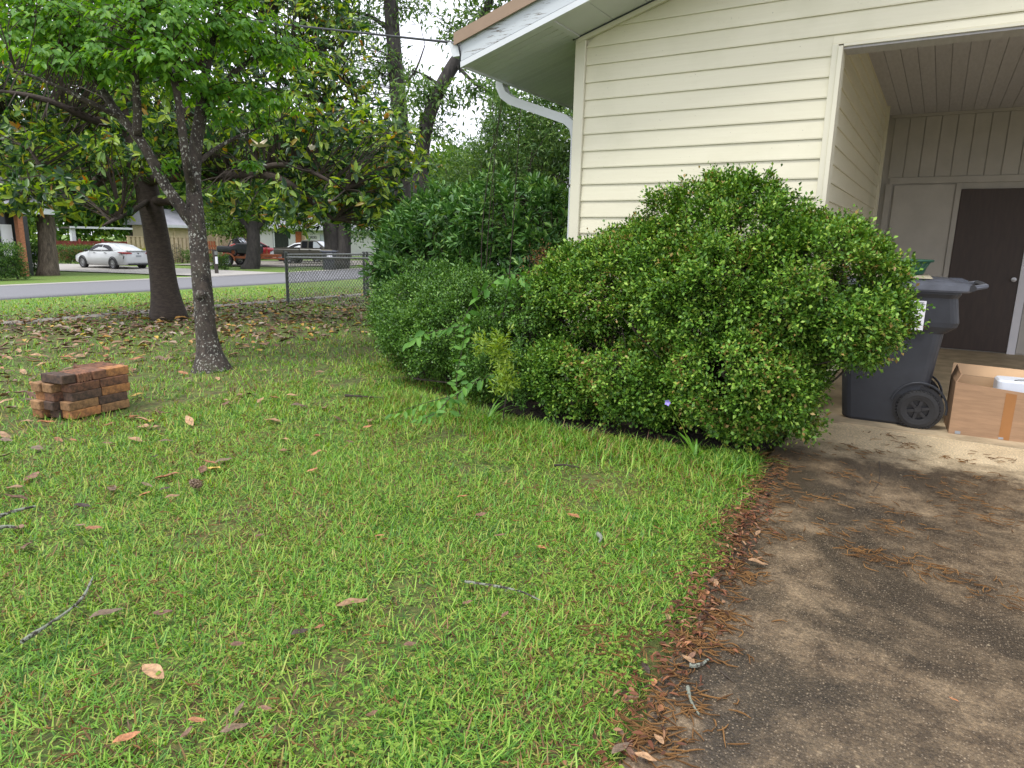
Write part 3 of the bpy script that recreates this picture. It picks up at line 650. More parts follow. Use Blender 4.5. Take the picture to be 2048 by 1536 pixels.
mbl = [pb(60, 300, md-.8, 1.0, 1.2, .8), pb(150, 330, md-1, .9, 1.1, .65), pb(-60, 250, md, 1.3, 1.3, 1.2), pb(60, 180, md-.3, 1.2, 1.3, .9), pb(180, 180, md+.4, 1.2, 1.2, .9), pb(60, 400, md-1.4, .75, .9, .3), pb(190, 405, md-1.6, .6, .7, .3),
       pb(300, 250, md+.8, 1.2, 1.2, .9), pb(420, 290, md-.8, .9, 1.1, .6), pb(520, 280, md-.8, 1.0, 1.2, .75), pb(620, 300, md-1.0, 1.0, 1.1, .8), pb(720, 290, md-.9, .9, 1.0, .75), pb(790, 300, md-.7, .65, .9, .6), pb(660, 380, md-1.4, .75, .9, .55), pb(600, 420, md-1.6, .45, .6, .35), pb(720, 400, md-1.5, .5, .7, .5),
       pb(560, 190, md+.5, 1.2, 1.2, .9), pb(660, 190, md+.6, .9, 1.1, .8), pb(640, 90, md+1, 1.0, 1.2, .9), pb(560, 60, md+1.4, 1.1, 1.3, .9), pb(430, 120, md+1.5, 1.2, 1.2, .8), pb(300, 60, md+1, 1.4, 1.3, 1.1), pb(150, 50, md+1, 1.4, 1.3, 1.1), pb(0, 60, md+1, 1.4, 1.4, 1.1), pb(480, -60, md+1.3, 1.4, 1.4, .8), pb(640, 10, md+1.2, .7, 1, .6), pb(300, -120, md+1, 1.8, 1.6, 1), pb(60, -140, md+1, 1.8, 1.6, 1)]
mbl += [pb(290, 200, md-1.5, .9, .6, .7), pb(230, 300, md-1.6, .7, .5, .4), pb(340, 300, md-1.2, .8, .6, .6), pb(420, 380, md-1.2, .6, .7, .35), pb(500, 400, md-1.3, .6, .7, .35), pb(120, 380, md-1.8, .8, .7, .35), pb(760, 400, md-1.2, .5, .7, .5), pb(230, 80, md-1, 1.0, .8, .7), pb(600, 250, md-1.6, .8, .7, .6)]
C, O = blob_points(mbl, 4200, .45, .37, .9, 1.3, .25)
px, py, dd = project(C); keep = (py < 455) | (px > 560); C, O = C[keep], O[keep]
tw = unit(O*.6 + rand_unit(len(C))*.6 + np.array([0, 0, .25])); K = 8
CC = np.repeat(C, K, 0); TT = np.repeat(tw, K, 0); R = rand_unit(len(CC)); R = unit(R-TT*np.sum(R*TT, 1, keepdims=True)); ang = RNG.uniform(-.15, .9, (len(CC), 1))
D = unit(R + TT*ang + np.array([0, 0, -.18])); N = unit(TT + rand_unit(len(CC))*.45); L = RNG.uniform(.10, .185, len(CC))
leaves_part(mag, mbase, CC - TT*RNG.uniform(0, .09, (len(CC), 1)), D, N, L, .40, M['mag'], M['mag_obj'], 300, .16, .14)
twigs(mag, mbase, sk, C[::2], M['twig'], .014, .006, 4, .1, 2.6)
def flower(root, base, P, s, closed=False):
    mb = MB(); P = Vector(P-base)
    for k in range(9):
        a = k*2.4; el = (.25 if k < 6 else .8) + (.8 if closed else 0); d = Vector((math.cos(a)*math.cos(el), math.sin(a)*math.cos(el), math.sin(el))); u = Vector((-math.sin(a), math.cos(a), 0)); n = d.cross(u)
        ring = [P, P+d*s*.4+u*s*.28+n*s*.06, P+d*s*.8+u*s*.22-n*s*.02, P+d*s, P+d*s*.8-u*s*.22-n*s*.02, P+d*s*.4-u*s*.28+n*s*.06]
        mb.add(ring, [(0, 1, 2, 3), (0, 3, 4, 5)])
    f = mb.build('flower', M['petal'], root)
    MB().lathe([(.002, 0), (.018, .01), (.02, .03), (.012, .05), (0, .06)], 8, tuple(P)).build('flower_cone', M['catkin'], f)
for q_ in ((520, 295, .16, False), (624, 304, .10, True), (660, 407, .06, True)):
    fp_ = W(q_[0], q_[1], md-2.95); flower(mag, mbase, fp_, q_[2], q_[3])
    k_ = int(np.argmin(np.linalg.norm(np.array(sk)-fp_, axis=1))); MB().tube(curve_pts(sk[k_]-mbase, fp_-mbase, 5, .03, .06), list(np.linspace(.014, .006, 6)), 5).build('flower_twig', M['twig'], mag)

# --- dogwood in front of it
dbase = on_ground(424, 737); dd_ = depth_of(dbase)
dog = empty('dogwood_tree', dbase); tag(dog, 'slender forked tree with pale lichen spots on its bark and soft green leaves', 'tree')
T2 = lambda px, py, q=0: W(px, py, dd_+q)
tp = [dbase+np.array([0, 0, -.08]), T2(423, 725), T2(417, 700), T2(411, 650), T2(407, 600), T2(398, 500), T2(391, 430), T2(386, 360), T2(390, 300), T2(402, 225), T2(410, 150), T2(430, 60), T2(445, -60)]
sk = flare(dbase, tp, [.24, .155, .112, .098, .100, .09, .084, .072, .065, .06, .045, .03, .015], 'trunk', dog, M['bark_dog'], 20, .05)
MB().lathe([(.002, .055), (.03, .05), (.052, .03), (.06, 0), (.05, -.03)], 12).build('branch_scar', M['bark_dog'], dog, smooth=True).location = Vector(W(402, 590, dd_-.09)-dbase)
dl = [([(392, 455, 0), (362, 415, -.1), (330, 372, -.15), (300, 310, -.2), (275, 270, -.3), (240, 235, -.3), (205, 180, -.2), (170, 120, -.1), (110, 88, 0), (50, 60, .1), (-30, 40, .1)], [.062, .058, .054, .05, .046, .043, .038, .033, .026, .018, .008]),
      ([(275, 270, -.3), (276, 210, -.4), (268, 150, -.5), (280, 60, -.6), (300, -40, -.6)], [.045, .04, .032, .025, .012]),
      ([(388, 390, 0), (372, 320, -.3), (362, 240, -.4), (356, 190, -.5), (335, 110, -.5), (310, 70, -.5), (285, 0, -.5)], [.05, .045, .04, .036, .03, .025, .012]),
      ([(402, 225, 0), (460, 150, .2), (520, 105, .4), (590, 90, .5)], [.035, .028, .02, .01]),
      ([(390, 330, 0), (440, 290, .2), (500, 262, .3), (560, 240, .4)], [.03, .022, .016, .008]),
      ([(240, 235, -.3), (170, 200, -.6), (100, 165, -.8), (30, 140, -.9)], [.03, .024, .018, .008])]
for L_, R_ in dl: sk += limb_mesh('limb', dog, dbase, [T2(*p) for p in L_], R_, M['bark_dog'], 9, .14)
dbl = [pb(60, 40, dd_-.3, .75, .8, .3), pb(180, 60, dd_-.3, .7, .8, .32), pb(300, 30, dd_-.6, .8, .8, .35), pb(430, 50, dd_-.1, .75, .8, .35), pb(540, 90, dd_+.4, .6, .7, .32), pb(120, 120, dd_-.6, .6, .7, .22), pb(240, 130, dd_-.5, .5, .6, .22), pb(340, 150, dd_-.4, .45, .5, .2), pb(430, 175, dd_, .5, .6, .22), pb(530, 200, dd_+.3, .42, .6, .2),
       pb(450, 230, dd_, .3, .4, .12), pb(520, 240, dd_+.3, .25, .4, .14), pb(500, 330, dd_+.2, .2, .2, .06), pb(150, -60, dd_-.3, 1.2, 1, .4), pb(420, -60, dd_, 1.2, 1, .4), pb(345, 330, dd_-.2, .12, .12, .12), pb(330, 110, dd_-.7, .5, .5, .22)]
C, O = blob_points(dbl, 1350, .35, .37, 1.6, 5.0, .4); K = 7
out = unit(O*np.array([1, 1, .25]) + rand_unit(len(C))*.4*np.array([1, 1, .3])); CC = np.repeat(C, K, 0); OO = np.repeat(out, K, 0)
s = np.tile(np.arange(K), len(C))[:, None]; side = np.where(s % 2 == 0, 1., -1.); lat = unit(np.cross(OO, np.array([0, 0, 1.0])))
P = CC - OO*(.02+.055*(s//2)) + RNG.normal(size=CC.shape)*.012; D = unit(OO*(.55+.5*(s == 0)) + lat*side*.7*(s > 0) + np.array([0, 0, -.55]) + rand_unit(len(CC))*.25)
N = unit(np.array([0, 0, 1.]) + OO*.5 + rand_unit(len(CC))*.35); L = RNG.uniform(.055, .10, len(CC))
leaves_part(dog, dbase, P, D, N, L, .52, M['dog'], M['dog_obj'], 240, .14, .16)
twigs(dog, dbase, sk, C[::2], M['twig'], .007, .003, 4, .1, 1.6)

def plain_tree(name, label, base, trunk, rad, bark, blobs, nclu, leafL, leafW, mat, per=10, gap=.40, gs=.35, spread=.35, shell=.45, twn=0, limbs=(), kind='diamond', droop=.2, cat='tree', group=None, sides=12, inner=.2):
    root = empty(name, base); tag(root, label, cat, group)
    o, r = smooth_path([Vector(p-base) for p in trunk], rad, 5); MB().tube(o, r, sides, True, .14, 1).build('trunk', bark, root, smooth=True); sk = [np.array(q)+base for q in o]
    for L_, R_ in limbs: sk += limb_mesh('limb', root, base, L_, R_, bark, 8, .12)
    C, O = blob_points(blobs, nclu, shell, gap, gs, base[0], inner)
    foliage('crown', C-base, O, per, leafL, leafW, mat, root, spread, kind, .1, .2, droop)['kind'] = 'stuff'
    if twn: twigs(root, base, sk, C[:twn], bark, leafL*.07, leafL*.02, 4, .12, 3.5)
    return root

# --- tall trees behind the shrubs
b = np.array([*W(797, 300, 24)[:2], -.4]); 
plain_tree('tall_tree', 'tall straight dark trunk rising beside the open sky', b, [b, W(806, 330, 24), W(800, 230, 24), W(790, 120, 24), W(780, 0, 24), W(772, -300, 24)], [.32, .30, .28, .26, .25, .2], M['bark_dark'],
           [pb(770, 130, 24, 1.0, 1.0, .7), pb(700, 40, 24, 1.6, 1.4, 1.0), pb(800, 210, 23.5, 1.0, 1, .7), pb(760, 260, 23, 1.3, 1, .6), pb(830, 20, 24, .9, .8, .4), pb(720, -60, 24, 2, 2, 1.2), pb(690, 150, 24, 1.2, 1.2, 1.0)], 560, .25, .09, M['pecan'], 9, .46, .6, .3, .4, 250, [([W(780, 60, 24), W(740, 30, 24), W(690, 20, 24)], [.09, .06, .02]), ([W(795, 180, 24), W(830, 150, 23.6), W(850, 90, 23.5)], [.06, .04, .02])], droop=.3, group='tall trees behind the shrubs')
b = np.array([*W(845, 330, 19)[:2], -.3])
plain_tree('leaning_tree', 'dark leaning trunk with feathery leaves reaching towards the eave corner', b, [b, W(840, 300, 19), W(858, 225, 19), W(880, 170, 19), W(908, 125, 19), W(960, 60, 19), W(1000, -60, 19)], [.24, .22, .19, .185, .18, .12, .08], M['bark_dark'],
           [pb(850, 180, 19, .7, .8, .5), pb(910, 200, 19, .8, .8, .45), pb(960, 40, 19, .9, 1, .6), pb(905, 60, 19, .55, .6, .4), pb(1010, 190, 18.5, .8, .8, .5), pb(860, 260, 19, .9, .8, .4), pb(1000, -40, 19, 1.5, 1.2, .8), pb(960, 170, 18.6, .5, .5, .3), pb(960, -90, 19, 2, 1.4, .9)], 620, .20, .07, M['pecan'], 9, .44, .9, .22, .4, 260, [([W(880, 170, 19), W(850, 150, 18.8), W(825, 140, 18.7)], [.05, .035, .015]), ([W(908, 125, 19), W(960, 180, 18.6), W(1030, 200, 18.4)], [.06, .04, .015])], droop=.3)
b = np.array([*W(1060, 330, 15)[:2], -.2])
plain_tree('yard_tree', 'leafy tree standing behind the tall shrubs beside the house wall', b, [b, W(1062, 330, 15), W(1066, 280, 15), W(1060, 200, 15)], [.12, .1, .08, .03], M['bark_dark'],
           [pb(1040, 290, 15, .9, .9, .5), pb(1100, 260, 15, .9, .9, .6), pb(1120, 330, 15, 1, 1, .6), pb(1000, 340, 15, .9, .9, .5), pb(930, 330, 15.5, .9, .9, .4), pb(1090, 400, 15, 1.2, 1, .6)], 800, .12, .05, M['far'], 9, .38, 1.0, .18, .4, 200)

# --- far side of the road
b = on_ground(96, 550); d = depth_of(b)
plain_tree('roadside_tree', 'thick furrowed brown trunk standing on the grass verge across the road', b, [b+np.array([0, 0, -.2]), W(97, 540, d), W(96, 500, d), W(92, 450, d), W(86, 400, d), W(80, 300, d), W(70, 150, d)], [.56, .42, .37, .36, .34, .28, .15], M['bark_oak'],
           [pb(60, 330, d, 2.5, 2.5, 1.4), pb(140, 400, d, 1.8, 2, .9), pb(20, 420, d+2, 1.6, 2, 1.0), pb(180, 300, d, 2.5, 2.5, 1.6), pb(60, 180, d, 4, 3, 2.5), pb(250, 200, d+4, 3.5, 3, 2.4), pb(-60, 300, d, 3, 3, 2)], 1100, .28, .14, M['far'], 9, .36, .4, .4, .4, 200, sides=16)
b = on_ground(500, 537); d = depth_of(b)
plain_tree('oak_tree', 'dark round crowned tree with forked trunk in front of the trailer', b, [b+np.array([0, 0, -.2]), W(506, 525, d), W(508, 490, d), W(506, 465, d), W(510, 440, d), W(515, 400, d), W(520, 330, d)], [.62, .44, .38, .38, .30, .22, .08], M['bark_dark'],
           [pb(440, 410, d, 1.5, 1.5, .9), pb(520, 400, d, 1.8, 1.8, 1.0), pb(580, 410, d, 1.3, 1.5, .9), pb(500, 360, d, 2.2, 2, 1.2), pb(590, 440, d-.5, .9, .9, .6), pb(430, 440, d-1, 1.1, 1, .5), pb(560, 340, d+1, 2.2, 2, 1.2), pb(380, 350, d+1, 2, 2, 1.2)], 1500, .20, .12, M['far'], 9, .36, .55, .3, .35, 250, [([W(507, 470, d), W(485, 440, d), W(450, 410, d)], [.2, .15, .06]), ([W(508, 465, d), W(535, 430, d), W(570, 400, d)], [.18, .13, .05])])
b = on_ground(668, 537); d = depth_of(b)
plain_tree('twin_trunk_tree', 'massive dark tree with two joined trunks behind the grey street bin', b, [b+np.array([0, 0, -.2]), W(668, 528, d), W(668, 490, d), W(664, 450, d), W(655, 410, d), W(650, 330, d)], [.75, .62, .56, .56, .5, .25], M['bark_dark'],
           [pb(620, 360, d, 2, 2, 1.2), pb(700, 380, d, 2, 2, 1.2), pb(760, 400, d, 2, 2, 1.2), pb(720, 450, d-1, 1.0, 1, .7), pb(690, 300, d, 3, 3, 2), pb(800, 360, d, 3, 3, 1.6), pb(640, 440, d-1, .7, .8, .4)], 1300, .24, .13, M['fardark'], 9, .38, .45, .35, .35, 200, [([W(680, 535, d-.3), W(690, 500, d-.3), W(688, 460, d-.3), W(700, 400, d-.3)], [.55, .42, .38, .25])], sides=14)
b = on_ground(494, 527); b = W(494, 520, 52); b[2] = float(tz(b[0], b[1]))
plain_tree('crape_myrtle', 'multi stemmed tree with cinnamon bark beside the white house', b, [b, W(498, 500, 52), W(490, 470, 52), W(484, 440, 52)], [.16, .13, .1, .05], M['bark_crape'],
           [pb(480, 455, 52, 1.3, 1.3, .7), pb(450, 458, 52, 1.2, 1.2, .5), pb(510, 440, 52, 1.5, 1.4, .8)], 500, .22, .12, M['far'], 9, .3, .6, .25, .35, 60, [([W(500, 520, 52), W(503, 490, 52), W(497, 455, 52)], [.12, .09, .04]), ([W(504, 520, 52), W(500, 485, 52), W(505, 450, 52)], [.10, .08, .03])])
bgt = [(-150, 52, 'far', 9, 'broad pale green tree beyond the house with the brick column'), (150, 66, 'far', 9, 'bright green tree rising behind the red fence'), (270, 58, 'far', 8, 'yellow green tree beside the end of the red fence'), (390, 72, 'fardark', 10, 'dark green tree rising behind the tan house'), (560, 75, 'far', 9, 'pale tree rising behind the white house roof'),
       (700, 80, 'fardark', 8, 'dark tree rising behind the twin trunk tree'), (860, 60, 'far', 6, 'low green tree behind the tall shrubs near the open sky'), (1010, 70, 'fardark', 7, 'green tree far behind the downspout')]
for i, (px, dp, mk, hh, lab) in enumerate(bgt):
    b = W(px, 500, dp); b[2] = float(tz(b[0], b[1])); hh *= 1.5; r = hh*.42
    top = np.array([0, 0, 1.0]); bl = [(*(b+top*hh*.55), r*1.1, r*1.1, r*.8), (*(b+top*hh*.8+np.array([r*.3, r*.3, 0])), r*.8, r*.8, r*.6), (*(b+top*hh*.4+np.array([-r*.7, -r*.4, 0])), r*.8, r*.8, r*.55), (*(b+top*hh*.42+np.array([r*.6, r*.7, 0])), r*.8, r*.8, r*.55)]
    plain_tree('background_tree', lab, b, [b, b+top*hh*.3, b+top*hh*.6+np.array([.3, .2, 0]), b+top*hh*.9], [.3, .26, .16, .04], M['bark_dark'], bl, 1700, .55, .32, M[mk], 9, .32, .25, .7, .4, 60, group='trees behind the houses')

# ------------------------------------------------------------------ shrubs
def shrub(name, label, base, blobs, nclu, per, L, Wd, mat, stems, gap=.40, gs=2.0, spread=.03, shell=.7, kind='diamond', cat='shrub', seed=0., stemr=.014, zmin=.02, group=None, drop=None, inner=.12, upb=.35, ntw=0, maxtw=1.2, lumps=None, pads=None):
    base = np.array(base, float); root = empty(name, base); tag(root, label, cat, group)
    C, O = blob_points(blobs, nclu, shell, gap, gs, seed, inner, lumps); k = C[:, 2] > zmin
    if drop is not None: k &= ~drop(C)
    C, O = C[k], O[k]
    if pads:      # leaves sit in outward-facing pads with dark gaps between them
        npad, pr, pk, nin = pads; A, B = blob_points(blobs, npad, .86, gap, gs, seed, 0.0, lumps); kk = A[:, 2] > .08
        if drop is not None: kk &= ~drop(A)
        A, B = A[kk], B[kk]; A2 = np.repeat(A, pk, 0); B2 = np.repeat(B, pk, 0); r_ = np.repeat(pr*RNG.uniform(.55, 1.35, len(A)), pk)[:, None]; T_ = RNG.normal(size=A2.shape); T_ = T_-B2*np.sum(T_*B2, 1, keepdims=True)*.55
        q_ = np.linalg.norm(T_, axis=1, keepdims=True); P_ = A2 + T_*r_*.55 - B2*r_*np.clip(q_-.6, 0, 2)*.45
        C = np.concatenate([P_, C[:nin]-O[:nin]*.05]); O = np.concatenate([B2, O[:nin]]); kk = C[:, 2] > zmin; C, O = C[kk], O[kk]
    foliage('foliage', C-base, O, per, L, Wd, mat, root, spread, kind, upb)['kind'] = 'stuff'
    mb = MB(); sk = []
    idx = RNG.choice(len(C), stems)
    for j, i in enumerate(idx):
        g = base + np.array([RNG.uniform(-1, 1)*.24*(np.ptp(np.array(blobs)[:, 0])+.2), RNG.uniform(-.18, .18), 0]); g[2] = base[2]-.03
        tip = base + (C[i]-base)*np.array([.9, .9, .92]); p = curve_pts(g-base, tip-base, 7, -.08, .10); r = stemr*RNG.uniform(.6, 1.3)
        mb.tube(p, list(np.linspace(r, r*.35, 8)), 5, False); sk += [q+base for q in p[2:]]
    me = bpy.data.meshes.new('branches'); me.from_pydata(mb.v, [], mb.f); tag(mobj('branches', me, M['twig'], root), kind='stuff')
    if ntw: twigs(root, base, sk, C[:ntw], M['twig'], stemr*.35, stemr*.15, 3, .15, maxtw)
    return root, C, O
big = [(-1.25, 5.0, 1.36, .60, .5, .46), (-1.35, 4.92, .95, .78, .66, .55), (-.70, 4.92, 1.08, .56, .60, .48), (-.50, 4.88, .92, .40, .5, .32), (-1.10, 4.72, .50, .62, .52, .44), (-.84, 4.70, .40, .34, .38, .34), (-2.0, 5.0, 1.05, .62, .56, .48), (-2.4, 4.98, .95, .42, .46, .42), (-1.8, 4.70, .38, .50, .46, .36), (-2.3, 4.72, .38, .42, .42, .36)]
bigdrop = lambda C: ((C[:, 0] < -1.75) & (C[:, 0] > -2.55) & (C[:, 2] > .58) & (C[:, 2] < .84) & (RNG.random(len(C)) < .6)) | ((C[:, 0] < -1.45) & (C[:, 0] > -2.3) & (C[:, 2] < .8) & (C[:, 2] > .45) & (RNG.random(len(C)) < .3)) | ((C[:, 1] > 5.35) & (RNG.random(len(C)) < .3))
shrub('boxwood_bush', 'large clipped bush of tiny bright leaves against the cream siding', (-1.45, 5.0, 0), big, 7000, 13, .030, .0185, M['box'], 170, .60, 3.0, .038, .74, seed=2., drop=bigdrop, ntw=900, stemr=.010, maxtw=.5, inner=.12, lumps=(.14, 2.6), pads=(1320, .085, 13, 5200))
db_ = empty('dead_twig_patch', (-2.95, 5.25, 0)); tag(db_, 'patch of dry brown dead twigs between the two bushes', 'shrub'); C, O = blob_points([(*W(1085, 520, 5.75), .12, .12, .13), (*W(1050, 570, 5.75), .10, .1, .12), (*W(1110, 600, 5.6), .14, .1, .10)], 260, .2)
foliage('foliage', C-np.array(db_.location), O, 6, .024, .012, M['catkin'], db_, .04)['kind'] = 'stuff'; mb = MB()
for c_ in C[:110]: mb.tube(curve_pts((RNG.normal()*.05, RNG.normal()*.05, .02), c_-np.array(db_.location), 6, -.05, .08), list(np.linspace(.006, .002, 7)), 4, False)
me = bpy.data.meshes.new('branches'); me.from_pydata(mb.v, [], mb.f); tag(mobj('branches', me, M['twig'], db_), kind='stuff')
mid = [(-2.85, 4.95, .62, .40, .45, .46), (-2.85, 4.66, .30, .36, .38, .30), (-4.35, 5.55, .62, .80, .62, .50), (-3.6, 5.15, .62, .55, .5, .48), (-4.95, 5.85, .50, .45, .5, .45), (-3.95, 5.0, .40, .5, .4, .38), (-3.15, 4.75, .42, .36, .36, .36)]
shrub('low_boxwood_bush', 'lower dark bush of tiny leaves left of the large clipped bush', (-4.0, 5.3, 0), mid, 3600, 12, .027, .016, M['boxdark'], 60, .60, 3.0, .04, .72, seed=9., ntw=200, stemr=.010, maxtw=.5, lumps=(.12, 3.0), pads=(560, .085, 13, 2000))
pit = [(-5.3, 7.4, 1.25, 1.05, .8, .85), (-4.3, 7.2, 1.35, .95, .75, .88), (-6.2, 7.7, 1.0, .75, .8, .75), (-3.65, 6.9, 1.15, .6, .6, .85), (-5.6, 7.0, .85, .9, .6, .7), (-6.6, 8.0, .8, .6, .6, .7), (-4.4, 6.9, .7, 1.0, .6, .7)]
shrub('whorled_evergreen_shrub', 'broad evergreen shrub with whorls of dark oval leaves beside the house corner', (-4.9, 7.4, 0), pit, 2700, 9, .115, .038, M['pitt'], 60, .36, 1.3, .045, .62, 'oval', seed=4., ntw=500, stemr=.02, inner=.25, lumps=(.2, 1.6), pads=(470, .17, 5, 700))
tall = [(-5.4, 9.2, 2.7, 1.0, .7, .75), (-4.4, 9.0, 3.0, .9, .7, .85), (-6.4, 9.4, 2.2, .9, .7, .8), (-3.8, 8.6, 2.9, .6, .6, .9), (-4.9, 9.0, 1.7, 1.6, .8, 1.0), (-7.2, 9.6, 1.7, .8, .7, .7), (-3.6, 8.2, 1.7, .5, .6, .9), (-5.8, 9.0, 3.2, .4, .4, .4), (-5.0, 8.8, 3.5, .4, .4, .35)]
shrub('narrow_leaved_thicket', 'tall thicket of thin upright stems with narrow leaves behind the dark shrub', (-5.0, 9.1, 0), tall, 5000, 8, .095, .022, M['narrow'], 130, .60, 1.6, .07, .5, seed=6., stemr=.014, ntw=300, inner=.35, upb=.0)
# thin shoots that reach the gutter
for i, (px, py, dp, bx, by) in enumerate([(1018, 150, 7.0, -4.25, 6.4), (1045, 150, 6.9, -4.0, 6.3), (985, 200, 7.2, -4.5, 6.6), (1003, 195, 7.0, -4.35, 6.5)]):
    tip = W(px, py, dp); base = np.array([bx, by, 0.0]); r = empty('tall_shoot', base); tag(r, ['thin tall shoot whose drooping leaves hang over the top of the downspout', 'thin tall shoot spreading narrow leaves against the eave soffit', 'thin tall shoot with narrow leaves standing clear of the downspout against the sky', 'thin tall shoot with narrow leaves just below the downspout elbow'][i], 'plant', 'shoots reaching the gutter')
    pts = curve_pts(base*0, tip-base, 12, 0, .03); MB().tube(pts, list(np.linspace(.009, .003, 13)), 5).build('stem', M['twig'], r)
    q = np.array(pts[7:]); P = np.repeat(q, 8, 0); D = unit(rand_unit(len(P))*np.array([1, 1, .5])+np.array([0, 0, -.35])); V, F = leaf_arrays(P, D, rand_unit(len(P))+np.array([0, 0, 1]), RNG.uniform(.06, .11, len(P)), .017, 'oval', .15, .2)
    tag(mobj('leaves', fast_mesh('leaves', V, F), M['narrow'], r), kind='stuff')
# vine sprays: leaf by leaf
VL = unit_leaf('oval', M['vine'], .46, .15, .12)
def spray(label, pix, d0, d1, leaf, n, name='vine_spray'):
    P = [W(x, y, d0+(d1-d0)*i/(len(pix)-1)) for i, (x, y) in enumerate(pix)]; base = P[0]; r = empty(name, base); tag(r, label, 'vine')
    o, rr = smooth_path([Vector(p-base) for p in P], list(np.linspace(.0035, .0015, len(P))), 6); MB().tube(o, rr, 5).build('stem', M['twig'], r)
    n = int(n*1.6)
    for i in range(n):
        t = (i+1)/n*(len(o)-1); p = o[int(t)]; tg = (o[min(int(t)+1, len(o)-1)]-o[max(int(t)-1, 0)]).normalized(); sd = tg.cross(Vector((0, 0, 1))).normalized()*(1 if i % 2 else -1)
        p = p+Vector((random.gauss(0, .012), random.gauss(0, .012), random.gauss(0, .012))); d_ = (tg*random.uniform(.1, .9)+sd*random.uniform(.3, .9)+Vector((random.gauss(0, .25), random.gauss(0, .25), random.uniform(-.9, .15)))).normalized(); n_ = Vector((.35+random.uniform(-.6, .6), -.6+random.uniform(-.5, .5), .75+random.uniform(-.4, .4))); n_ = (n_-d_*n_.dot(d_)).normalized(); s_ = n_.cross(d_)
        L = leaf*random.uniform(.7, 1.35); c = bpy.data.objects.new('leaf', VL); COL.objects.link(c); c.parent = r
        c.matrix_basis = Matrix.Translation(p) @ Matrix(((d_.x, s_.x, n_.x, 0), (d_.y, s_.y, n_.y, 0), (d_.z, s_.z, n_.z, 0), (0, 0, 0, 1))) @ Matrix.Scale(L, 4)
spray('vine with big pale leaves arching between the two small leaved bushes', [(925, 640), (945, 605), (975, 575), (1000, 550), (1020, 546), (1042, 550), (1058, 562)], 5.55, 5.3, .105, 14)
spray('short upright vine shoot with broad leaves behind the arching vine', [(1005, 640), (1012, 600), (1016, 575), (1022, 556)], 5.5, 5.45, .10, 8)
spray('vine branch with paired oval leaves hanging over the lawn from the low bush', [(940, 650), (905, 655), (870, 662), (840, 670), (818, 684)], 5.2, 5.0, .075, 14)
spray('lower vine with bright leaves creeping out onto the grass', [(960, 755), (915, 790), (870, 800), (830, 812), (780, 828)], 4.9, 4.7, .07, 16)
spray('vine branch trailing through tangled stems above the creeping vine', [(985, 745), (960, 765), (940, 770), (915, 782)], 5.1, 4.95, .07, 9)
spray('forked vine tip with bright leaves beside the creeping vine', [(900, 795), (880, 820), (855, 835), (830, 842)], 4.8, 4.6, .065, 10)
spray('dark leaved vine climbing inside the low bush', [(920, 830), (910, 760), (925, 700), (930, 660)], 5.1, 5.15, .075, 16)
ysb = W(1005, 760, 5.05); r = empty('yellow_green_shoots', [*ysb[:2], 0]); tag(r, 'tuft of yellow green young shoots between the two bushes', 'shrub')
C, O = blob_points([(*W(1000, 700, 5.0), .11, .10, .16), (*W(965, 690, 5.0), .07, .08, .09), (*W(1010, 760, 4.95), .10, .1, .10)], 130, .2); foliage('foliage', C-np.array(r.location), O, 8, .042, .013, M['yellowshoot'], r, .03, 'oval', .3)['kind'] = 'stuff'
MB().tube([Vector((0, 0, 0)), Vector((.03, .02, .25)), Vector((0, 0, .62))], [.008, .006, .002], 5).build('stem', M['twig'], r)
# small plants in the bed
def strap_plant(name, label, px, py, n, L, w, mat, flower_at=None, spread=1.0):
    b = on_ground(px, py); r = empty(name, b); tag(r, label, 'plant'); 
    for i in range(n):
        a = random.uniform(0, 6.28); l = L*random.uniform(.6, 1.1); el = random.uniform(.5, 1.3); V = []
        h = Vector((math.cos(a)*spread, math.sin(a)*spread, 0)); s = Vector((-math.sin(a), math.cos(a), 0))
        for k in range(6):
            t = k/5; p = h*l*(t*math.cos(el)+.25*t*t)+Vector((0, 0, l*(t*math.sin(el)-.42*t*t))); ww = w*(.5+.9*t*(1-t)*2)*(1-t**4)+.0008; V += [p+s*ww*.5, p-s*ww*.5]
        MB().add(V, [(2*k, 2*k+1, 2*k+3, 2*k+2) for k in range(5)]).build('leaf', mat, r)
    if flower_at:
        f = Vector(W(*flower_at)-b); MB().tube([Vector((0, 0, 0)), f*.5+Vector((0, 0, .04)), f], [.003, .0025, .002], 5).build('stem', M['yellowshoot'], r); mb = MB()
        for k in range(5):
            a = k*1.257; d = Vector((math.cos(a), -.5, math.sin(a))).normalized(); u = d.cross(Vector((0, -1, 0))).normalized(); mb.add([f, f+d*.013+u*.009, f+d*.023, f+d*.013-u*.009], [(0, 1, 2, 3)])
        mb.build('flower', M['purple'], r)
strap_plant('wild_petunia', 'strap leaved plant with one violet flower in the dark soil under the bush', 1390, 920, 15, .34, .016, M['blade_long'], (1336, 805, 4.12))
strap_plant('strap_leaf_clump', 'arching clump of long strap leaves beside the creeping vine', 975, 850, 14, .34, .014, M['blade_long'])
strap_plant('strap_leaf_clump', 'small clump of arching strap leaves at the bed edge near the large bush', 1130, 892, 10, .26, .010, M['blade_long'])
strap_plant('strap_leaf_clump', 'little grassy clump where the bed meets the concrete', 1530, 925, 8, .15, .008, M['blade_long'])
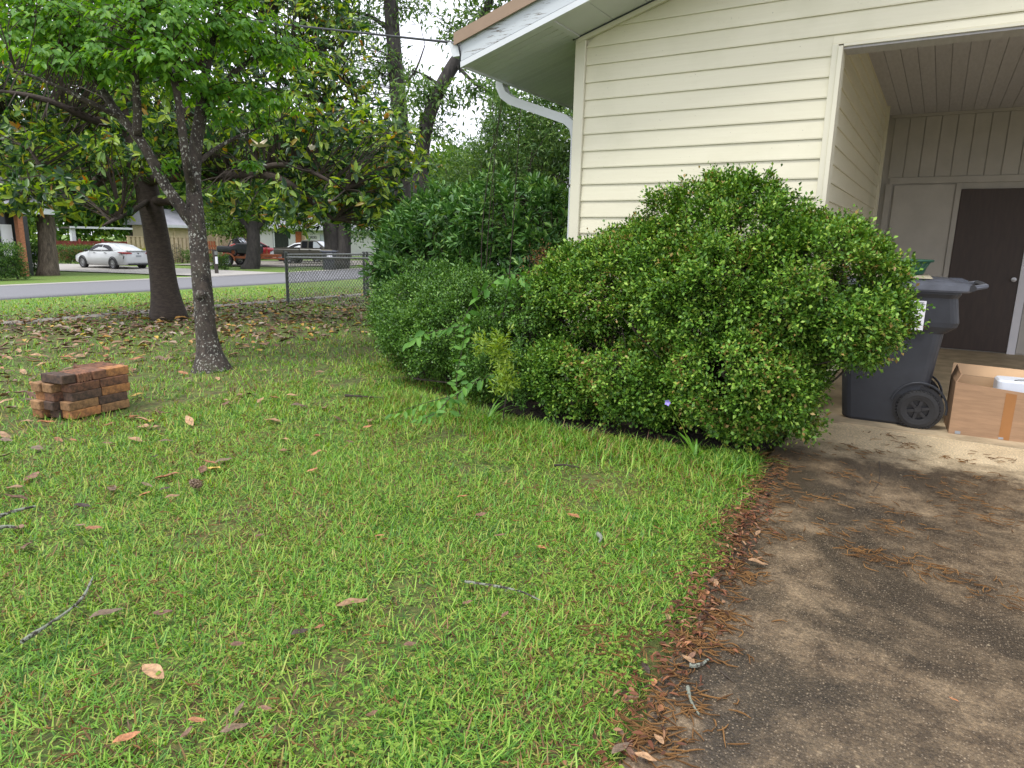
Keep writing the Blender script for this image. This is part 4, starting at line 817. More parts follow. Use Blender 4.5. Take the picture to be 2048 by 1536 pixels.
for px, py in ((1310, 900), (1450, 905), (1495, 915), (1500, 922)):
    b = on_ground(px, py); r = empty('seedling', b); tag(r, 'tiny pale seedling in the dark soil under the bush', 'plant', 'pale seedlings under the bush')
    MB().tube([Vector((0, 0, 0)), Vector((.005, 0, .07))], .0015, 4).build('stem', M['yellowshoot'], r); P = np.array([[.003, 0, .03+.008*k] for k in range(6)]); V, F = leaf_arrays(P, rand_unit(6)*np.array([1, 1, .3]), np.array([[0, -.4, 1.]]*6), .022, .013, 'oval')
    mobj('leaves', fast_mesh('leaves', V, F), M['yellowbush'], r)

# ------------------------------------------------------------------ grass
def in_bed(X, Y): return ((np.abs((X+1.95)/1.25)**3.3 + np.abs((Y-5.1)/.66)**3.3) < 1) & (X < -.7)
DE = np.vectorize(drive_edge)
def sample_lawn(n, dens, xr, yr):
    X = RNG.uniform(*xr, n); Y = RNG.uniform(*yr, n); d = np.hypot(X, Y); k = RNG.random(n) < dens(d)
    fx, fy = -math.sin(YAW), math.cos(YAW); f = X*fx+Y*fy; s = X*fy-Y*fx; k &= (f > .8) & (np.abs(s) < f*.86+.9)
    X, Y = X[k], Y[k]; e = DE(np.clip(Y, -6, 5.8)); wig = .05*np.sin(Y*5.3)+.04*np.sin(Y*13.7+1)+RNG.normal(size=len(X))*.03
    k = (X < e-.05+wig) & ~in_bed(X, Y) & ~((X > -3.0) & (Y > 5.7)) & ~((X > -13.5) & (X < -12.8) & (RNG.random(len(X)) < .85))
    return X[k], Y[k]
def bare(X, Y):
    return np.array([mnoise.noise(Vector((x*1.6, y*1.6, 0)))+.6*mnoise.noise(Vector((x*5, y*5, 3))) for x, y in zip(X, Y)])
def grass(name, n, dens, xr, yr, L, wd, kind, flat=.75, mat=None):
    X, Y = sample_lawn(n, dens, xr, yr); d = np.hypot(X, Y); g = bare(X, Y); k = g > -.38+RNG.normal(size=len(X))*.30
    lit = np.exp(-(((X+10.3)/2.6)**2+((Y-6.5)/4.5)**2)); k &= RNG.random(len(X)) > .72*lit
    X, Y, d = X[k], Y[k], d[k]; a = RNG.uniform(0, 2*math.pi, len(X)); el = np.clip(RNG.normal(flat, .35, len(X)), .1, 1.5)
    D = np.stack([np.cos(a)*np.cos(el), np.sin(a)*np.cos(el), np.sin(el)], 1); N = np.stack([-np.cos(a)*np.sin(el), -np.sin(a)*np.sin(el), np.cos(el)], 1)+rand_unit(len(X))*.3
    P = np.stack([X, Y, lawn_z(X, Y)-.004], 1); P[:, 2] += RNG.uniform(0, .012, len(X))
    l = L*RNG.uniform(.55, 1.35, len(X)); w = wd*RNG.uniform(.7, 1.3, len(X))*(1+np.clip(d-4, 0, 30)/5)
    V, F = leaf_arrays(P, D, N, l, w, kind, 0, .22); return V, F
Va, Fa = grass('near', 490000, lambda d: np.clip((3.2/np.maximum(d, .5))**1.3, 0, 1), (-5.2, -.3), (-.8, 6.2), .034, .0035, 'blade', .5)
tag(mobj('grass', fast_mesh('grass', Va, Fa), M['blade']), 'short uneven lawn grass with yellow and brown blades', 'grass', kind='stuff')
Vb, Fb = grass('mid', 900000, lambda d: np.clip((4.0/np.maximum(d, .5))**1.5, 0, 1), (-21.6, -.3), (-2, 17), .058, .0058, 'quadblade', .8)
tag(mobj('grass', fast_mesh('grass', Vb, Fb), M['blade']), 'lawn grass running on from the near lawn to the road', 'grass', kind='stuff')
# longer tufts along the bed and the concrete
t = RNG.random(8000); ex = np.interp(t, [0, .3, .6, .85, 1], [-3.9, -3.1, -2.0, -1.0, -.86]); ey = np.interp(t, [0, .3, .6, .85, 1], [4.6, 4.35, 4.30, 4.34, 4.55]); clump = RNG.normal(size=(60, 2))*.02
X = ex+RNG.normal(size=len(t))*.10; Y = ey-np.abs(RNG.normal(size=len(t)))*.26; k = X < DE(Y)-.06; X, Y = X[k], Y[k]
a = RNG.uniform(0, 6.28, len(X)); el = RNG.uniform(.6, 1.35, len(X)); D = np.stack([np.cos(a)*np.cos(el), np.sin(a)*np.cos(el), np.sin(el)], 1); N = np.stack([-np.cos(a)*np.sin(el), -np.sin(a)*np.sin(el), np.cos(el)], 1)
V, F = leaf_arrays(np.stack([X, Y, np.full(len(X), -.015)], 1), D, N, RNG.uniform(.06, .13, len(X)), .0052, 'blade', 0, .3)
tag(mobj('grass', fast_mesh('grass', V, F), M['blade']), 'longer grass fringe growing along the planting bed', 'grass', kind='stuff')
# clover and small broad leaves in the turf
X, Y = sample_lawn(30000, lambda d: np.clip((2.6/np.maximum(d, .5))**1.2, 0, 1), (-5, -.3), (-.5, 4.3)); g = np.array([mnoise.noise(Vector((x*2.1+7, y*2.1, 0))) for x, y in zip(X, Y)]); k = g > .05+RNG.normal(size=len(X))*.22+.18; X, Y = X[k], Y[k]
P = np.repeat(np.stack([X, Y, np.full(len(X), .012)], 1), 3, 0); P[:, 2] += np.repeat(RNG.uniform(0, .018, len(X)), 3); a = np.repeat(RNG.uniform(0, 6.28, len(X)), 3)+np.tile([0, 2.09, 4.19], len(X))
V, F = leaf_arrays(P, np.stack([np.cos(a), np.sin(a), np.full(len(a), .15)], 1), np.array([0, 0, 1.])+rand_unit(len(a))*.25, .008, .0085, 'oval', .05, .05)
tag(mobj('clover', fast_mesh('clover', V, F), M['clover']), 'small round clover leaves scattered through the lawn', 'clover', kind='stuff')

# ------------------------------------------------------------------ wheeled bin
def rrect(x0, x1, y0, y1, z, r=.06, seg=4):
    out = []
    for cx, cy, a0 in ((x1-r, y1-r, 0), (x0+r, y1-r, 90), (x0+r, y0+r, 180), (x1-r, y0+r, 270)):
        for k in range(seg+1): a = math.radians(a0+90*k/seg); out.append((cx+r*math.cos(a), cy+r*math.sin(a), z))
    return out
def make_bin(loc, rz, label, sheet_lines):
    r = empty('wheeled_bin', loc, rz); tag(r, label, 'bin')     # local x: 0 at the wheel axle, bin body towards -x, near side at y=-.3
    st = [(0, -.50, .02, -.27, .27, .07), (.02, -.52, .035, -.28, .28, .07), (.30, -.55, .06, -.285, .285, .07), (.73, -.595, .10, -.30, .30, .07), (.75, -.60, .13, -.305, .305, .06), (.785, -.625, .175, -.32, .32, .06), (.82, -.63, .185, -.325, .325, .06), (1.0, -.645, .155, -.335, .335, .06), (1.03, -.665, .17, -.35, .35, .06), (1.045, -.665, .17, -.35, .35, .06)]
    body = MB().loft([rrect(a, b, c, d, z, q) for z, a, b, c, d, q in st]).build('body', M['bin'], r, smooth=False)
    for s in (-1, 1):   # raised arch over the wheel
        arch = []
        for k in range(13):
            a = math.radians(-8+k*14.5); arch.append(Vector((.0+.19*math.cos(a), s*.292, .15+.20*math.sin(a))))
        MB().tube(arch, .009, 6).build('wheel_arch', M['bin'], body)
        MB().lathe([(.002, 0), (.175, 0), (.175, .012), (.002, .012)], 24, (0, s*.278-.006, .15), 'Y').build('wheel_recess_shade', M['blackp'], body)  # flat black disc paints the shade of a recess that is not cut
    lid = MB().loft([rrect(-.70, .215, -.365, .365, 1.046, .06), rrect(-.705, .235, -.37, .37, 1.06, .06), rrect(-.70, .245, -.365, .365, 1.095, .06), rrect(-.67, .21, -.34, .34, 1.115, .05), rrect(-.60, .10, -.28, .28, 1.135, .05), rrect(-.50, .0, -.2, .2, 1.142, .05)]).build('lid', M['lid'], r)
    MB().loft([rrect(-.60, -.02, -.30, .30, 1.137, .05), rrect(-.585, -.035, -.285, .285, 1.153, .05)]).build('lid_panel', M['dust'], lid)
    for yv in (-.24, -.08, .08, .24): MB().box((.10, yv, 1.123), (.20, .022, .022)).build('lid_rib', M['lid'], lid)
    MB().tube([Vector((.20, -.33, 1.075)), Vector((.305, -.31, 1.10)), Vector((.315, 0, 1.10)), Vector((.305, .31, 1.10)), Vector((.20, .33, 1.075))], .019, 8).build('handle', M['lid'], r)
    MB().tube([Vector((.225, -.36, 1.082)), Vector((.225, .36, 1.082))], .024, 10).build('hinge', M['blackp'], lid)
    for s in (-1, 1):
        w = link(bpy.data.objects.new('wheel', None), r); w.location = (.0, s*.315, .147)
        prof = [(.075, -.022), (.115, -.028), (.140, -.024), (.147, -.012), (.147, .012), (.140, .024), (.115, .028), (.075, .022)]
        MB().lathe(prof, 40, (0, 0, 0), 'Y').build('tyre', M['tyre'], w)
        tr = MB()
        for k in range(36):
            a = k*math.pi/18; tr.box((.146*math.cos(a), 0, .146*math.sin(a)), (.008, .05, .010), Matrix.Rotation(-a, 3, 'Y'))
        tag(tr.build('tread', M['tyre'], w), kind='stuff')
        hub = MB().lathe([(0, -.020), (.028, -.020), (.03, .020), (0, .020)], 20, (0, 0, 0), 'Y').lathe([(.098, -.026), (.108, -.026), (.108, .0), (.098, .0)], 32, (0, 0, 0), 'Y').lathe([(.02, .004), (.11, .004)], 24, (0, 0, 0), 'Y')
        for k in range(6):
            a = k*math.pi/3+.25; hub.box((.064*math.cos(a), -.012, .064*math.sin(a)), (.085, .016, .022), Matrix.Rotation(-a, 3, 'Y'))
        hub.build('rim', M['blackp'], w)
    MB().tube([Vector((0, -.31, .147)), Vector((0, .31, .147))], .012, 8).build('axle', M['steel'], r)
    sh = MB().box((-.20, -.337, .865), (.31, .004, .22), Matrix.Rotation(-.045, 3, 'X')).build('notice_sheet', M['paper'], r)
    fr = MB()
    for c, s_ in (((-.20, -.3425, .962), (.28, .002, .005)), ((-.20, -.3335, .768), (.28, .002, .005)), ((-.06, -.338, .865), (.005, .002, .20)), ((-.34, -.338, .865), (.005, .002, .20))): fr.box(c, s_, Matrix.Rotation(-.045, 3, 'X'))
    fr.build('notice_border', M['ink'], sh)
    if sheet_lines:
        ln = MB()
        for k in range(3): ln.box((-.20+.02*k, -.3415+.0013*k*2, .925-.045*k), (.20-.03*k, .002, .018), Matrix.Rotation(-.045, 3, 'X'))
        ln.build('notice_lines', M['ink'], sh)
    return r
make_bin((-.01, 6.27, .012), math.radians(3), 'charcoal wheeled bin with white notice standing in the carport mouth', False)
bk = empty('green_basket', (-.28, 6.32, 1.17)); tag(bk, 'dark green oval plastic basket standing on the bin lid', 'basket')
def oval(a, b, z, n=48): return [(a*math.cos(2*math.pi*k/n), b*math.sin(2*math.pi*k/n), z) for k in range(n)]
mb = MB(); rg = [oval(.19, .13, 0), oval(.205, .145, .045), oval(.225, .165, .085), oval(.235, .172, .10)]; V = [p for q in rg for p in q]; F = []
for i in range(3):
    for k in range(48):
        if i == 1 and k % 2: continue
        F.append((i*48+k, i*48+(k+1) % 48, (i+1)*48+(k+1) % 48, (i+1)*48+k))
F.append(tuple(range(47, -1, -1))); mb.add(V, F).build('basket_wall', M['basket'], bk)
MB().tube([Vector(p) for p in oval(.243, .18, .105)]+[Vector(oval(.243, .18, .105)[0])], .011, 6).build('rim', M['basket'], bk)

# ------------------------------------------------------------------ cardboard box
bx = empty('cardboard_box', (.50, 6.15, .012), math.radians(4)); tag(bx, 'open brown cardboard box holding white foam on the carport floor', 'box')
hx, hy, hz, t_ = .29, .20, .385, .006
MB().hexa([(-hx, -hy, 0), (hx+.2, -hy, 0), (hx+.2, -hy+t_, 0), (-hx, -hy+t_, 0), (-hx-.004, -hy-.01, hz+.01), (hx+.2, -hy-.01, hz-.05), (hx+.2, -hy-.01+t_, hz-.05), (-hx-.004, -hy-.01+t_, hz+.01)]).build('front_panel', M['card'], bx)
MB().hexa([(-hx, hy-t_, 0), (hx+.2, hy-t_, 0), (hx+.2, hy, 0), (-hx, hy, 0), (-hx, hy-t_, hz+.01), (hx+.2, hy-t_, hz-.01), (hx+.2, hy, hz-.01), (-hx, hy, hz+.01)]).build('back_panel', M['cardin'], bx)
MB().hexa([(-hx, hy-t_, hz+.012), (hx+.2, hy-t_, hz-.008), (hx+.2, hy, hz-.008), (-hx, hy, hz+.012), (-hx+.01, hy+.05, hz+.09), (hx+.2, hy+.05, hz+.07), (hx+.2, hy+.056, hz+.07), (-hx+.01, hy+.056, hz+.09)]).build('back_flap', M['cardin'], bx)
MB().hexa([(-hx, -hy+t_+.001, 0), (-hx+t_, -hy+t_+.001, 0), (-hx+t_, hy-t_-.001, 0), (-hx, hy-t_-.001, 0), (-hx, -hy, hz), (-hx+t_, -hy, hz), (-hx+t_, hy-t_-.001, hz), (-hx, hy-t_-.001, hz)]).build('side_panel', M['card'], bx)
MB().hexa([(-hx, -hy+.03, hz+.001), (-hx+t_, -hy+.03, hz+.001), (-hx+t_, hy-.02, hz+.001), (-hx, hy-.02, hz+.001), (-hx+.03, -hy+.06, hz+.06), (-hx+.036, -hy+.06, hz+.06), (-hx+.03, hy-.03, hz+.09), (-hx+.024, hy-.03, hz+.09)]).build('side_flap', M['card'], bx)
MB().bb(-hx, hx+.2, -hy+t_, hy-t_, 0, .006).build('bottom_panel', M['card'], bx)
MB().hexa([(.02, -hy-.002, .002), (.085, -hy-.002, .002), (.085, -hy-.0005, .002), (.02, -hy-.0005, .002), (.02, -hy-.0118, hz-.035), (.085, -hy-.0118, hz-.04), (.085, -hy-.0103, hz-.04), (.02, -hy-.0103, hz-.035)]).build('tape', M['tape'], bx)
for q, w_ in ((-.25, .035), (.02, .03), (.19, .05)): MB().bb(q, q+w_, -hy-.0025, -hy-.0012, .004, .026).build('torn_tape', M['plate'], bx)
fm = empty('foam_insert', (.68, 6.20, .03), math.radians(4)); tag(fm, 'white moulded foam with a dark cord sticking out of the cardboard box', 'packaging')
MB().loft([rrect(-.20, .25, -.10, .13, 0, .04), rrect(-.20, .25, -.10, .13, .385, .04), rrect(-.19, .24, -.09, .12, .40, .04)]).build('foam_block', M['foam'], fm)
cp = [Vector((-.10, -.07, .402)), Vector((-.06, -.085, .415)), Vector((0, -.09, .41)), Vector((.06, -.08, .412)), Vector((.02, -.04, .415)), Vector((-.02, -.07, .41)), Vector((.10, -.06, .41)), Vector((.2, -.07, .408))]
o, rr = smooth_path(cp, [.0035]*8, 5); MB().tube(o, rr, 6).build('cord', M['blackp'], fm)

# ------------------------------------------------------------------ loose bricks
BM = [brick_mat('orange_brick', (.36, .165, .06), (.16, .075, .034)), brick_mat('red_brick', (.20, .092, .050), (.07, .038, .026)), brick_mat('sooty_brick', (.105, .062, .042), (.038, .026, .02)), brick_mat('tan_brick', (.36, .20, .09), (.17, .095, .045))]
bl, bw, bh = .232, .108, .066
bme = []
for mt in BM:
    mb = MB().box((0, 0, 0), (bl, bw, bh)); me = mb.mesh('brick', bevel=.005); me.materials.append(mt); bme.append(me)
def holed(mt):   # brick with comb grooves along its faces
    mb = MB()
    for k in range(5): mb.box((0, -bw/2+.010+k*.022, 0), (bl, .014, bh))
    mb.box((0, 0, 0), (bl-.006, bw-.01, bh-.012)); me = mb.mesh('brick', bevel=.002); me.materials.append(mt); return me
comb = [holed(BM[3]), holed(BM[1])]
org = on_ground(140, 838); ang0 = math.radians(97)     # long side of the stack runs away along +Y
ux = np.array([math.cos(ang0), math.sin(ang0), 0]); uy = np.array([-math.sin(ang0), math.cos(ang0), 0])   # uy points away from the camera side
def brick(mi, u, v, lay, rot=0.0, lab='', tilt=0.0, dz=0.0, me=None):
    o = bpy.data.objects.new('brick', me or bme[mi]); link(o); p = org + ux*u + uy*v; o.location = (p[0], p[1], org[2]-.012+bh*(lay+.5)+dz+lay*.0006)
    o.rotation_euler = (tilt, 0, ang0+rot+random.gauss(0, .012)); tag(o, lab, 'brick', 'loose bricks stacked on the lawn')
names = {0: 'orange brick', 1: 'red brown brick', 2: 'sooty dark brick', 3: 'tan orange brick'}
lev = ['bottom', 'second', 'third', 'fourth']
front = [[0, 3], [3, 2], [2, 0], [1, 1]]
for lay in range(4):
    for j in range(2):
        off = (.012, .0, .03, .022)[lay]; sh = .02*(lay % 2)
        mi = front[lay][j]; brick(mi, .12+off+.238*j, .056, lay, 0, f'{names[mi]} in the {lev[lay]} course, {"far" if j else "near"} end of the long face', me=None)
        for v in (1, 2):
            mi = random.choice([0, 1, 2, 3]); brick(mi, .12+off+.238*j-(random.uniform(.0, .05) if j == 0 else 0)-(.02*v if j == 0 else 0), .056+.112*v, lay, 0, f'{names[mi]} in the {lev[lay]} course, {"middle" if v == 1 else "rear"} row, {"far" if j else "near"} end')
# bricks laid against the short end
brick(2, .03, .13, 4, math.pi/2+.05, 'sooty brick lying crosswise on top of the stack near the short end', .04, .004)
brick(1, .15, .12, 4, math.pi/2-.03, 'red comb grooved brick lying crosswise on top beside the sooty one', -.03, .002, comb[1])
brick(1, .27, .125, 4, math.pi/2, 'red brick lying crosswise in the middle of the top', 0, .002)
brick(0, .40, .07, 4, 0, 'orange brick on the top course at the far end of the long face', 0, .001)
brick(1, .40, .19, 4, 0, 'grooved red brick on the top course behind the orange one', 0, .001, comb[1])
brick(0, .40, .30, 4, 0, 'orange brown brick on the top course at the rear far corner', 0, .001, comb[1])

# ------------------------------------------------------------------ fallen leaves, sticks, litter
def dead_leaf(seed, n=7):
    rs = random.Random(seed); V = []; F = []; curl = rs.uniform(-.5, .9); cup = rs.uniform(.05, .35); tw = rs.uniform(-.4, .4)
    for i in range(n):
        t = i/(n-1); w = .215*math.sin(math.pi*min(1, t*.97+.015))**.75*(1.12-.3*t)+.004
        for s in (-1, 0, 1):
            zz = cup*w*abs(s)*1.4 + curl*.25*(t-.5)**2 + .03*math.sin(t*9+seed)+tw*s*w*(t-.4); V.append((t-.5, s*w, zz))
    for i in range(n-1):
        for k in (0, 1): a = i*3+k; F.append((a, a+1, a+4, a+3))
    return V, F
DL = {}
for k in DEAD:
    for s_ in range(4):
        V, F = dead_leaf(s_*7+len(k)); me = bpy.data.meshes.new('fallen_leaf'); me.from_pydata(V, [], F); me.materials.append(M['dead_'+k]); me.polygons.foreach_set('use_smooth', np.ones(len(me.polygons), bool)); DL[k, s_] = me
NICE = {'tan': 'tan dry', 'orange': 'orange brown', 'brown': 'brown', 'grey': 'greyish', 'yellow': 'yellow', 'dark': 'dark rotted'}
def fallen(P, L, k, rz, tilt=.12, lab=None, where='lying on the lawn grass', group='fallen leaves on the lawn', lift=.022):
    o = bpy.data.objects.new('fallen_leaf', DL[k, random.randrange(4)]); link(o); o.location = (P[0], P[1], P[2]+lift); o.rotation_euler = (random.gauss(0, tilt), random.gauss(0, tilt), rz); o.scale = (L, L*random.uniform(.8, 1.1), L)
    tag(o, lab or f'{NICE[k]} fallen leaf {where}', 'leaf', group); return o
hand = [(705, 1216, .14, 'tan', .5, 'large tan curled leaf in the middle of the open lawn'), (308, 1356, .125, 'tan', -.55, 'flat pale tan leaf on bright grass near the bare lichen stick'), (213, 1238, .13, 'grey', .4, 'long greyish leaf beside the lichen covered stick'), (327, 1236, .08, 'brown', .2, None), (1082, 1105, .085, 'orange', -1.0, 'curled orange leaf on the lawn facing the concrete edge'), (1147, 1040, .09, 'orange', -.8, 'glossy orange leaf on the lawn below the longer grass'), (420, 932, .11, 'orange', -.4, 'rust and grey leaf below the forked tree'), (188, 1065, .085, 'orange', .3, 'small orange leaf on the lawn below the brick stack'), (625, 948, .085, 'orange', .1, None), (925, 1001, .075, 'orange', .6, None), (962, 1037, .08, 'brown', .6, None), (1183, 985, .06, 'brown', .5, None), (1000, 1080, .07, 'brown', .4, None), (570, 884, .08, 'tan', -.3, None), (735, 860, .08, 'orange', .4, None), (700, 890, .07, 'brown', .2, None), (450, 805, .12, 'tan', -.5, None), (452, 812, .10, 'brown', .9, None), (548, 800, .11, 'orange', .3, None), (585, 796, .12, 'tan', .1, None), (530, 745, .1, 'tan', 0, None), (640, 748, .1, 'tan', .4, None), (337, 832, .1, 'tan', .5, None), (320, 830, .07, 'brown', .2, None), (218, 855, .085, 'orange', .4, None), (147, 887, .075, 'orange', -.3, None), (178, 877, .10, 'brown', .6, None), (333, 887, .11, 'grey', .4, None), (215, 893, .08, 'brown', .2, None), (75, 902, .12, 'grey', -.3, None), (12, 887, .13, 'grey', -.2, None), (32, 982, .11, 'tan', .2, None), (55, 848, .10, 'tan', .2, None), (345, 1001, .085, 'tan', .7, None), (330, 985, .07, 'dark', .8, None), (165, 1020, .09, 'dark', .3, None), (310, 920, .06, 'dark', .6, None), (200, 752, .09, 'yellow', .1, 'yellow leaf on the grass behind the brick stack'), (330, 735, .07, 'yellow', 1.2, None), (285, 715, .1, 'yellow', .2, None), (245, 700, .1, 'tan', 1.1, None), (75, 790, .12, 'tan', .8, None), (60, 805, .13, 'grey', .6, None), (395, 1455, .06, 'orange', .1, None), (375, 1478, .05, 'brown', 1.2, None), (255, 1490, .08, 'orange', .7, None), (480, 1430, .06, 'grey', 1.4, None), (470, 1468, .09, 'grey', .7, None), (530, 1430, .05, 'brown', 0, None), (475, 1300, .05, 'brown', .4, None), (600, 1275, .07, 'dark', .7, None), (640, 1265, .05, 'orange', .8, None), (160, 1060, .06, 'grey', .2, None), (1240, 1510, .07, 'grey', .5, None), (1515, 1135, .10, 'tan', -.2, 'broad tan leaf on the concrete edge beside red litter'), (1905, 1412, .035, 'orange', -1.0, 'single small orange leaf on the dark concrete'), (1290, 1528, .07, 'tan', -.4, None), (1475, 1025, .05, 'orange', .2, None), (868, 940, .05, 'brown', .2, None), (810, 930, .05, 'brown', 1.0, None), (1010, 1240, .05, 'brown', 1, None), (935, 1215, .05, 'brown', .4, None), (820, 1300, .05, 'brown', .2, None), (745, 1440, .05, 'brown', .9, None), (520, 1080, .05, 'brown', .3, None), (640, 1060, .05, 'brown', 1.3, None), (760, 1080, .05, 'orange', .4, None)]
for px, py, L, k, rz, lab in hand: fallen(on_ground(px, py), L*.85, k, YAW+rz, .13, lab)
# the dense carpet round the magnolia: the nearest as leaves of their own, the rest as litter
n = 4000; X = RNG.normal(-10.4, 2.5, n); Y = RNG.normal(7.0, 4.2, n); k = (X < -6.2) & (X > -21) & ~((X > -6.8) & (Y > 4.4)) & (Y > -2); X, Y = X[k], Y[k]
X2 = RNG.uniform(-8, -3.2, 130); Y2 = RNG.uniform(.4, 5, 130); k = Y2 < 4.2-(X2+3.2)*-.1; X = np.concatenate([X2[k], X]); Y = np.concatenate([Y2[k], Y])
P = np.stack([X, Y, lawn_z(X, Y)], 1); px, py, d = project(P); vis = (px > 0) & (px < 2048) & (py < 1536); order = np.argsort(np.where(vis, d, 1e6)); keys = ['tan', 'orange', 'brown', 'grey', 'yellow']
near_i = order[:190]
for i in near_i:
    k = random.choices(keys, [.32, .2, .24, .16, .08])[0]; fallen(P[i], random.uniform(.08, .15), k, random.uniform(0, 6.28), .2, None, 'in the leaf carpet around the forked tree', 'leaves of the carpet by the forked tree', .03)
rest = np.setdiff1d(np.arange(len(P)), near_i); R_ = len(rest); a = RNG.uniform(0, 6.28, R_)
V, F = leaf_arrays(P[rest]+np.array([0, 0, .03]), np.stack([np.cos(a), np.sin(a), RNG.normal(0, .22, R_)], 1), np.array([0, 0, 1.])+rand_unit(R_)*.5, RNG.uniform(.08, .16, R_), RNG.uniform(.04, .065, R_), 'oval', .3, .1)
tag(mobj('leaf_litter', fast_mesh('leaf_litter', V, F), M['litter']), 'carpet of brown and yellow fallen leaves under the magnolia', 'leaves', kind='stuff')
# red brown litter and catkins along the driveway edge
n = 450; Y = np.concatenate([RNG.uniform(1.2, 4.5, n), RNG.normal(2.35, .3, 220), RNG.normal(3.3, .25, 260)]); e = DE(np.clip(Y, -6, 5.8)); X = e + RNG.normal(.01, .055, len(Y)) - .02; P = np.stack([X, Y, np.where(X > e, .006, -.004)], 1)
for i in range(60):
    fallen(P[i], random.uniform(.03, .055), random.choice(['orange', 'brown', 'brown', 'tan', 'dark']), random.uniform(0, 6.28), .2, None, 'in the litter strip along the concrete edge', 'leaves along the concrete edge', .008)
P = P[60:]; a = RNG.uniform(0, 6.28, len(P)); P[:, 2] += RNG.uniform(.004, .02, len(P))
V, F = leaf_arrays(P, np.stack([np.cos(a), np.sin(a), RNG.normal(0, .15, len(P))], 1), np.array([0, 0, 1.])+rand_unit(len(P))*.4, RNG.uniform(.018, .045, len(P)), RNG.uniform(.007, .015, len(P)), 'oval', .3, .1)
tag(mobj('leaf_litter', fast_mesh('leaf_litter', V, F), M['edge_litter']), 'red brown leaf scraps along the lawn edge of the driveway', 'leaves', kind='stuff')
mb = MB()
def catkin(x, y, L, a):
    p = Vector((x, y, .006 if x > drive_edge(min(max(y, -6), 5.8)) else .012)); d = Vector((math.cos(a), math.sin(a), 0)); s = Vector((-d.y, d.x, 0)); c = random.gauss(0, .35)
    pts = [p+d*L*t+s*c*L*t*(1-t)*1.6+s*random.gauss(0, .02)*L+Vector((0, 0, random.uniform(0, .006))) for t in (0, .33, .66, 1)]; mb.tube(pts, [.0016, .0026, .0024, .001], 4, False)
groups = [(1240, 1290, .12, 30), (1340, 1400, .16, 60), (1300, 1480, .12, 50), (1390, 1290, .10, 50), (1430, 1230, .08, 30), (1480, 1150, .08, 35), (1540, 1070, .12, 25), (1730, 1110, .13, 45), (1850, 1140, .15, 40), (1790, 1060, .15, 25), (1650, 1060, .12, 18), (1990, 1190, .14, 25), (1920, 1000, .2, 25), (1990, 920, .15, 12), (1720, 900, .18, 26), (1800, 890, .15, 16), (1910, 920, .12, 16), (1700, 950, .18, 18), (1620, 910, .16, 12), (1760, 870, .12, 9), (1950, 960, .2, 12), (1700, 1010, .25, 22), (1560, 1000, .15, 14), (1980, 1040, .15, 16), (1600, 980, .2, 10), (1850, 960, .25, 14), (1850, 1040, .3, 16)]
for px, py, s_, n_ in groups:
    g = on_ground(px, py); a0 = random.uniform(-.6, .6)
    for i in range(n_): catkin(g[0]+random.gauss(0, s_*.55), g[1]+random.gauss(0, s_*.4), random.uniform(.03, .085), a0+random.gauss(0, .8))
for i in range(520): y = random.uniform(1.1, 4.6); catkin(drive_edge(y)+random.gauss(.02, .07), y, random.uniform(.03, .07), random.gauss(.3, .9))
for i in range(1500):
    y = random.uniform(.5, 4.3); x = random.uniform(-4.5, -.6)
    if random.random() < .55: catkin(x, y, random.uniform(.02, .05), random.uniform(0, 6.28)); 
me = bpy.data.meshes.new('catkins'); me.from_pydata(mb.v, [], mb.f); tag(mobj('catkins', me, M['catkin']), 'brown stringy catkins scattered on the concrete and lawn', 'catkins', kind='stuff')
def stick(label, pix, r, mat, lift=.02, forks=()):
    P = [on_ground(*p)+np.array([0, 0, lift]) for p in pix]; b = P[0]; root = empty('stick', b); tag(root, label, 'stick')
    o, rr = smooth_path([Vector(p-b) for p in P], list(np.linspace(r, r*.45, len(P))), 5); MB().tube(o, rr, 7, True, .5, 3).build('stem', mat, root)
    for i, (fx, fy) in enumerate(forks):
        q = on_ground(fx, fy)-b+np.array([0, 0, lift+.015]); MB().tube([o[len(o)//2], Vector(q)], [r*.4, r*.15], 5).build('side_twig', mat, root)
stick('grey lichen covered stick with a dark thin tip on the open lawn', [(45, 1297), (70, 1280), (100, 1262), (130, 1240), (155, 1222), (172, 1200), (188, 1165)], .008, M['lichen_twig'], .025, [(160, 1235), (150, 1228)])
stick('dark bark stick with white lichen on the lawn below the brick stack', [(-25, 1050), (5, 1038), (35, 1028), (72, 1020)], .012, M['lichen_twig'], .02)
stick('short stub of lichen bark beside the dark bark stick', [(-10, 1066), (12, 1060), (32, 1063)], .013, M['lichen_twig'], .02)
stick('pale lichen twig lying across the concrete edge litter', [(1378, 1338), (1392, 1340), (1405, 1335), (1416, 1327)], .008, M['lichen_twig'], .015)
stick('curved pale lichen twig on the concrete beside the litter strip', [(1375, 1378), (1378, 1398), (1385, 1415), (1398, 1434)], .006, M['lichen_twig'], .008)
stick('small dark twig on the concrete near the pale lichen twigs', [(1440, 1345), (1455, 1358), (1468, 1368)], .003, M['twig'], .006, [(1452, 1350)])
stick('thin brown twig curved on the concrete in front of the bin', [(1758, 925), (1760, 945), (1757, 970), (1745, 985)], .003, M['twig'], .006)
stick('thin dark twig lying on the middle of the lawn', [(930, 1172), (985, 1180), (1040, 1190), (1080, 1210)], .006, M['lichen_twig'], .02, [(1010, 1200)])
stick('grey scrap of lichen bark on the lawn near the concrete', [(1195, 1075), (1203, 1084), (1198, 1092)], .010, M['lichen_twig'], .02)
stick('broken dark twigs at the edge of the longer grass', [(1108, 940), (1130, 938), (1158, 944)], .008, M['twig'], .03, [(1120, 952), (1145, 950), (1135, 930)])
stick('dark twig on the grass beside the low bush', [(690, 795), (730, 798), (775, 800)], .012, M['twig'], .02)
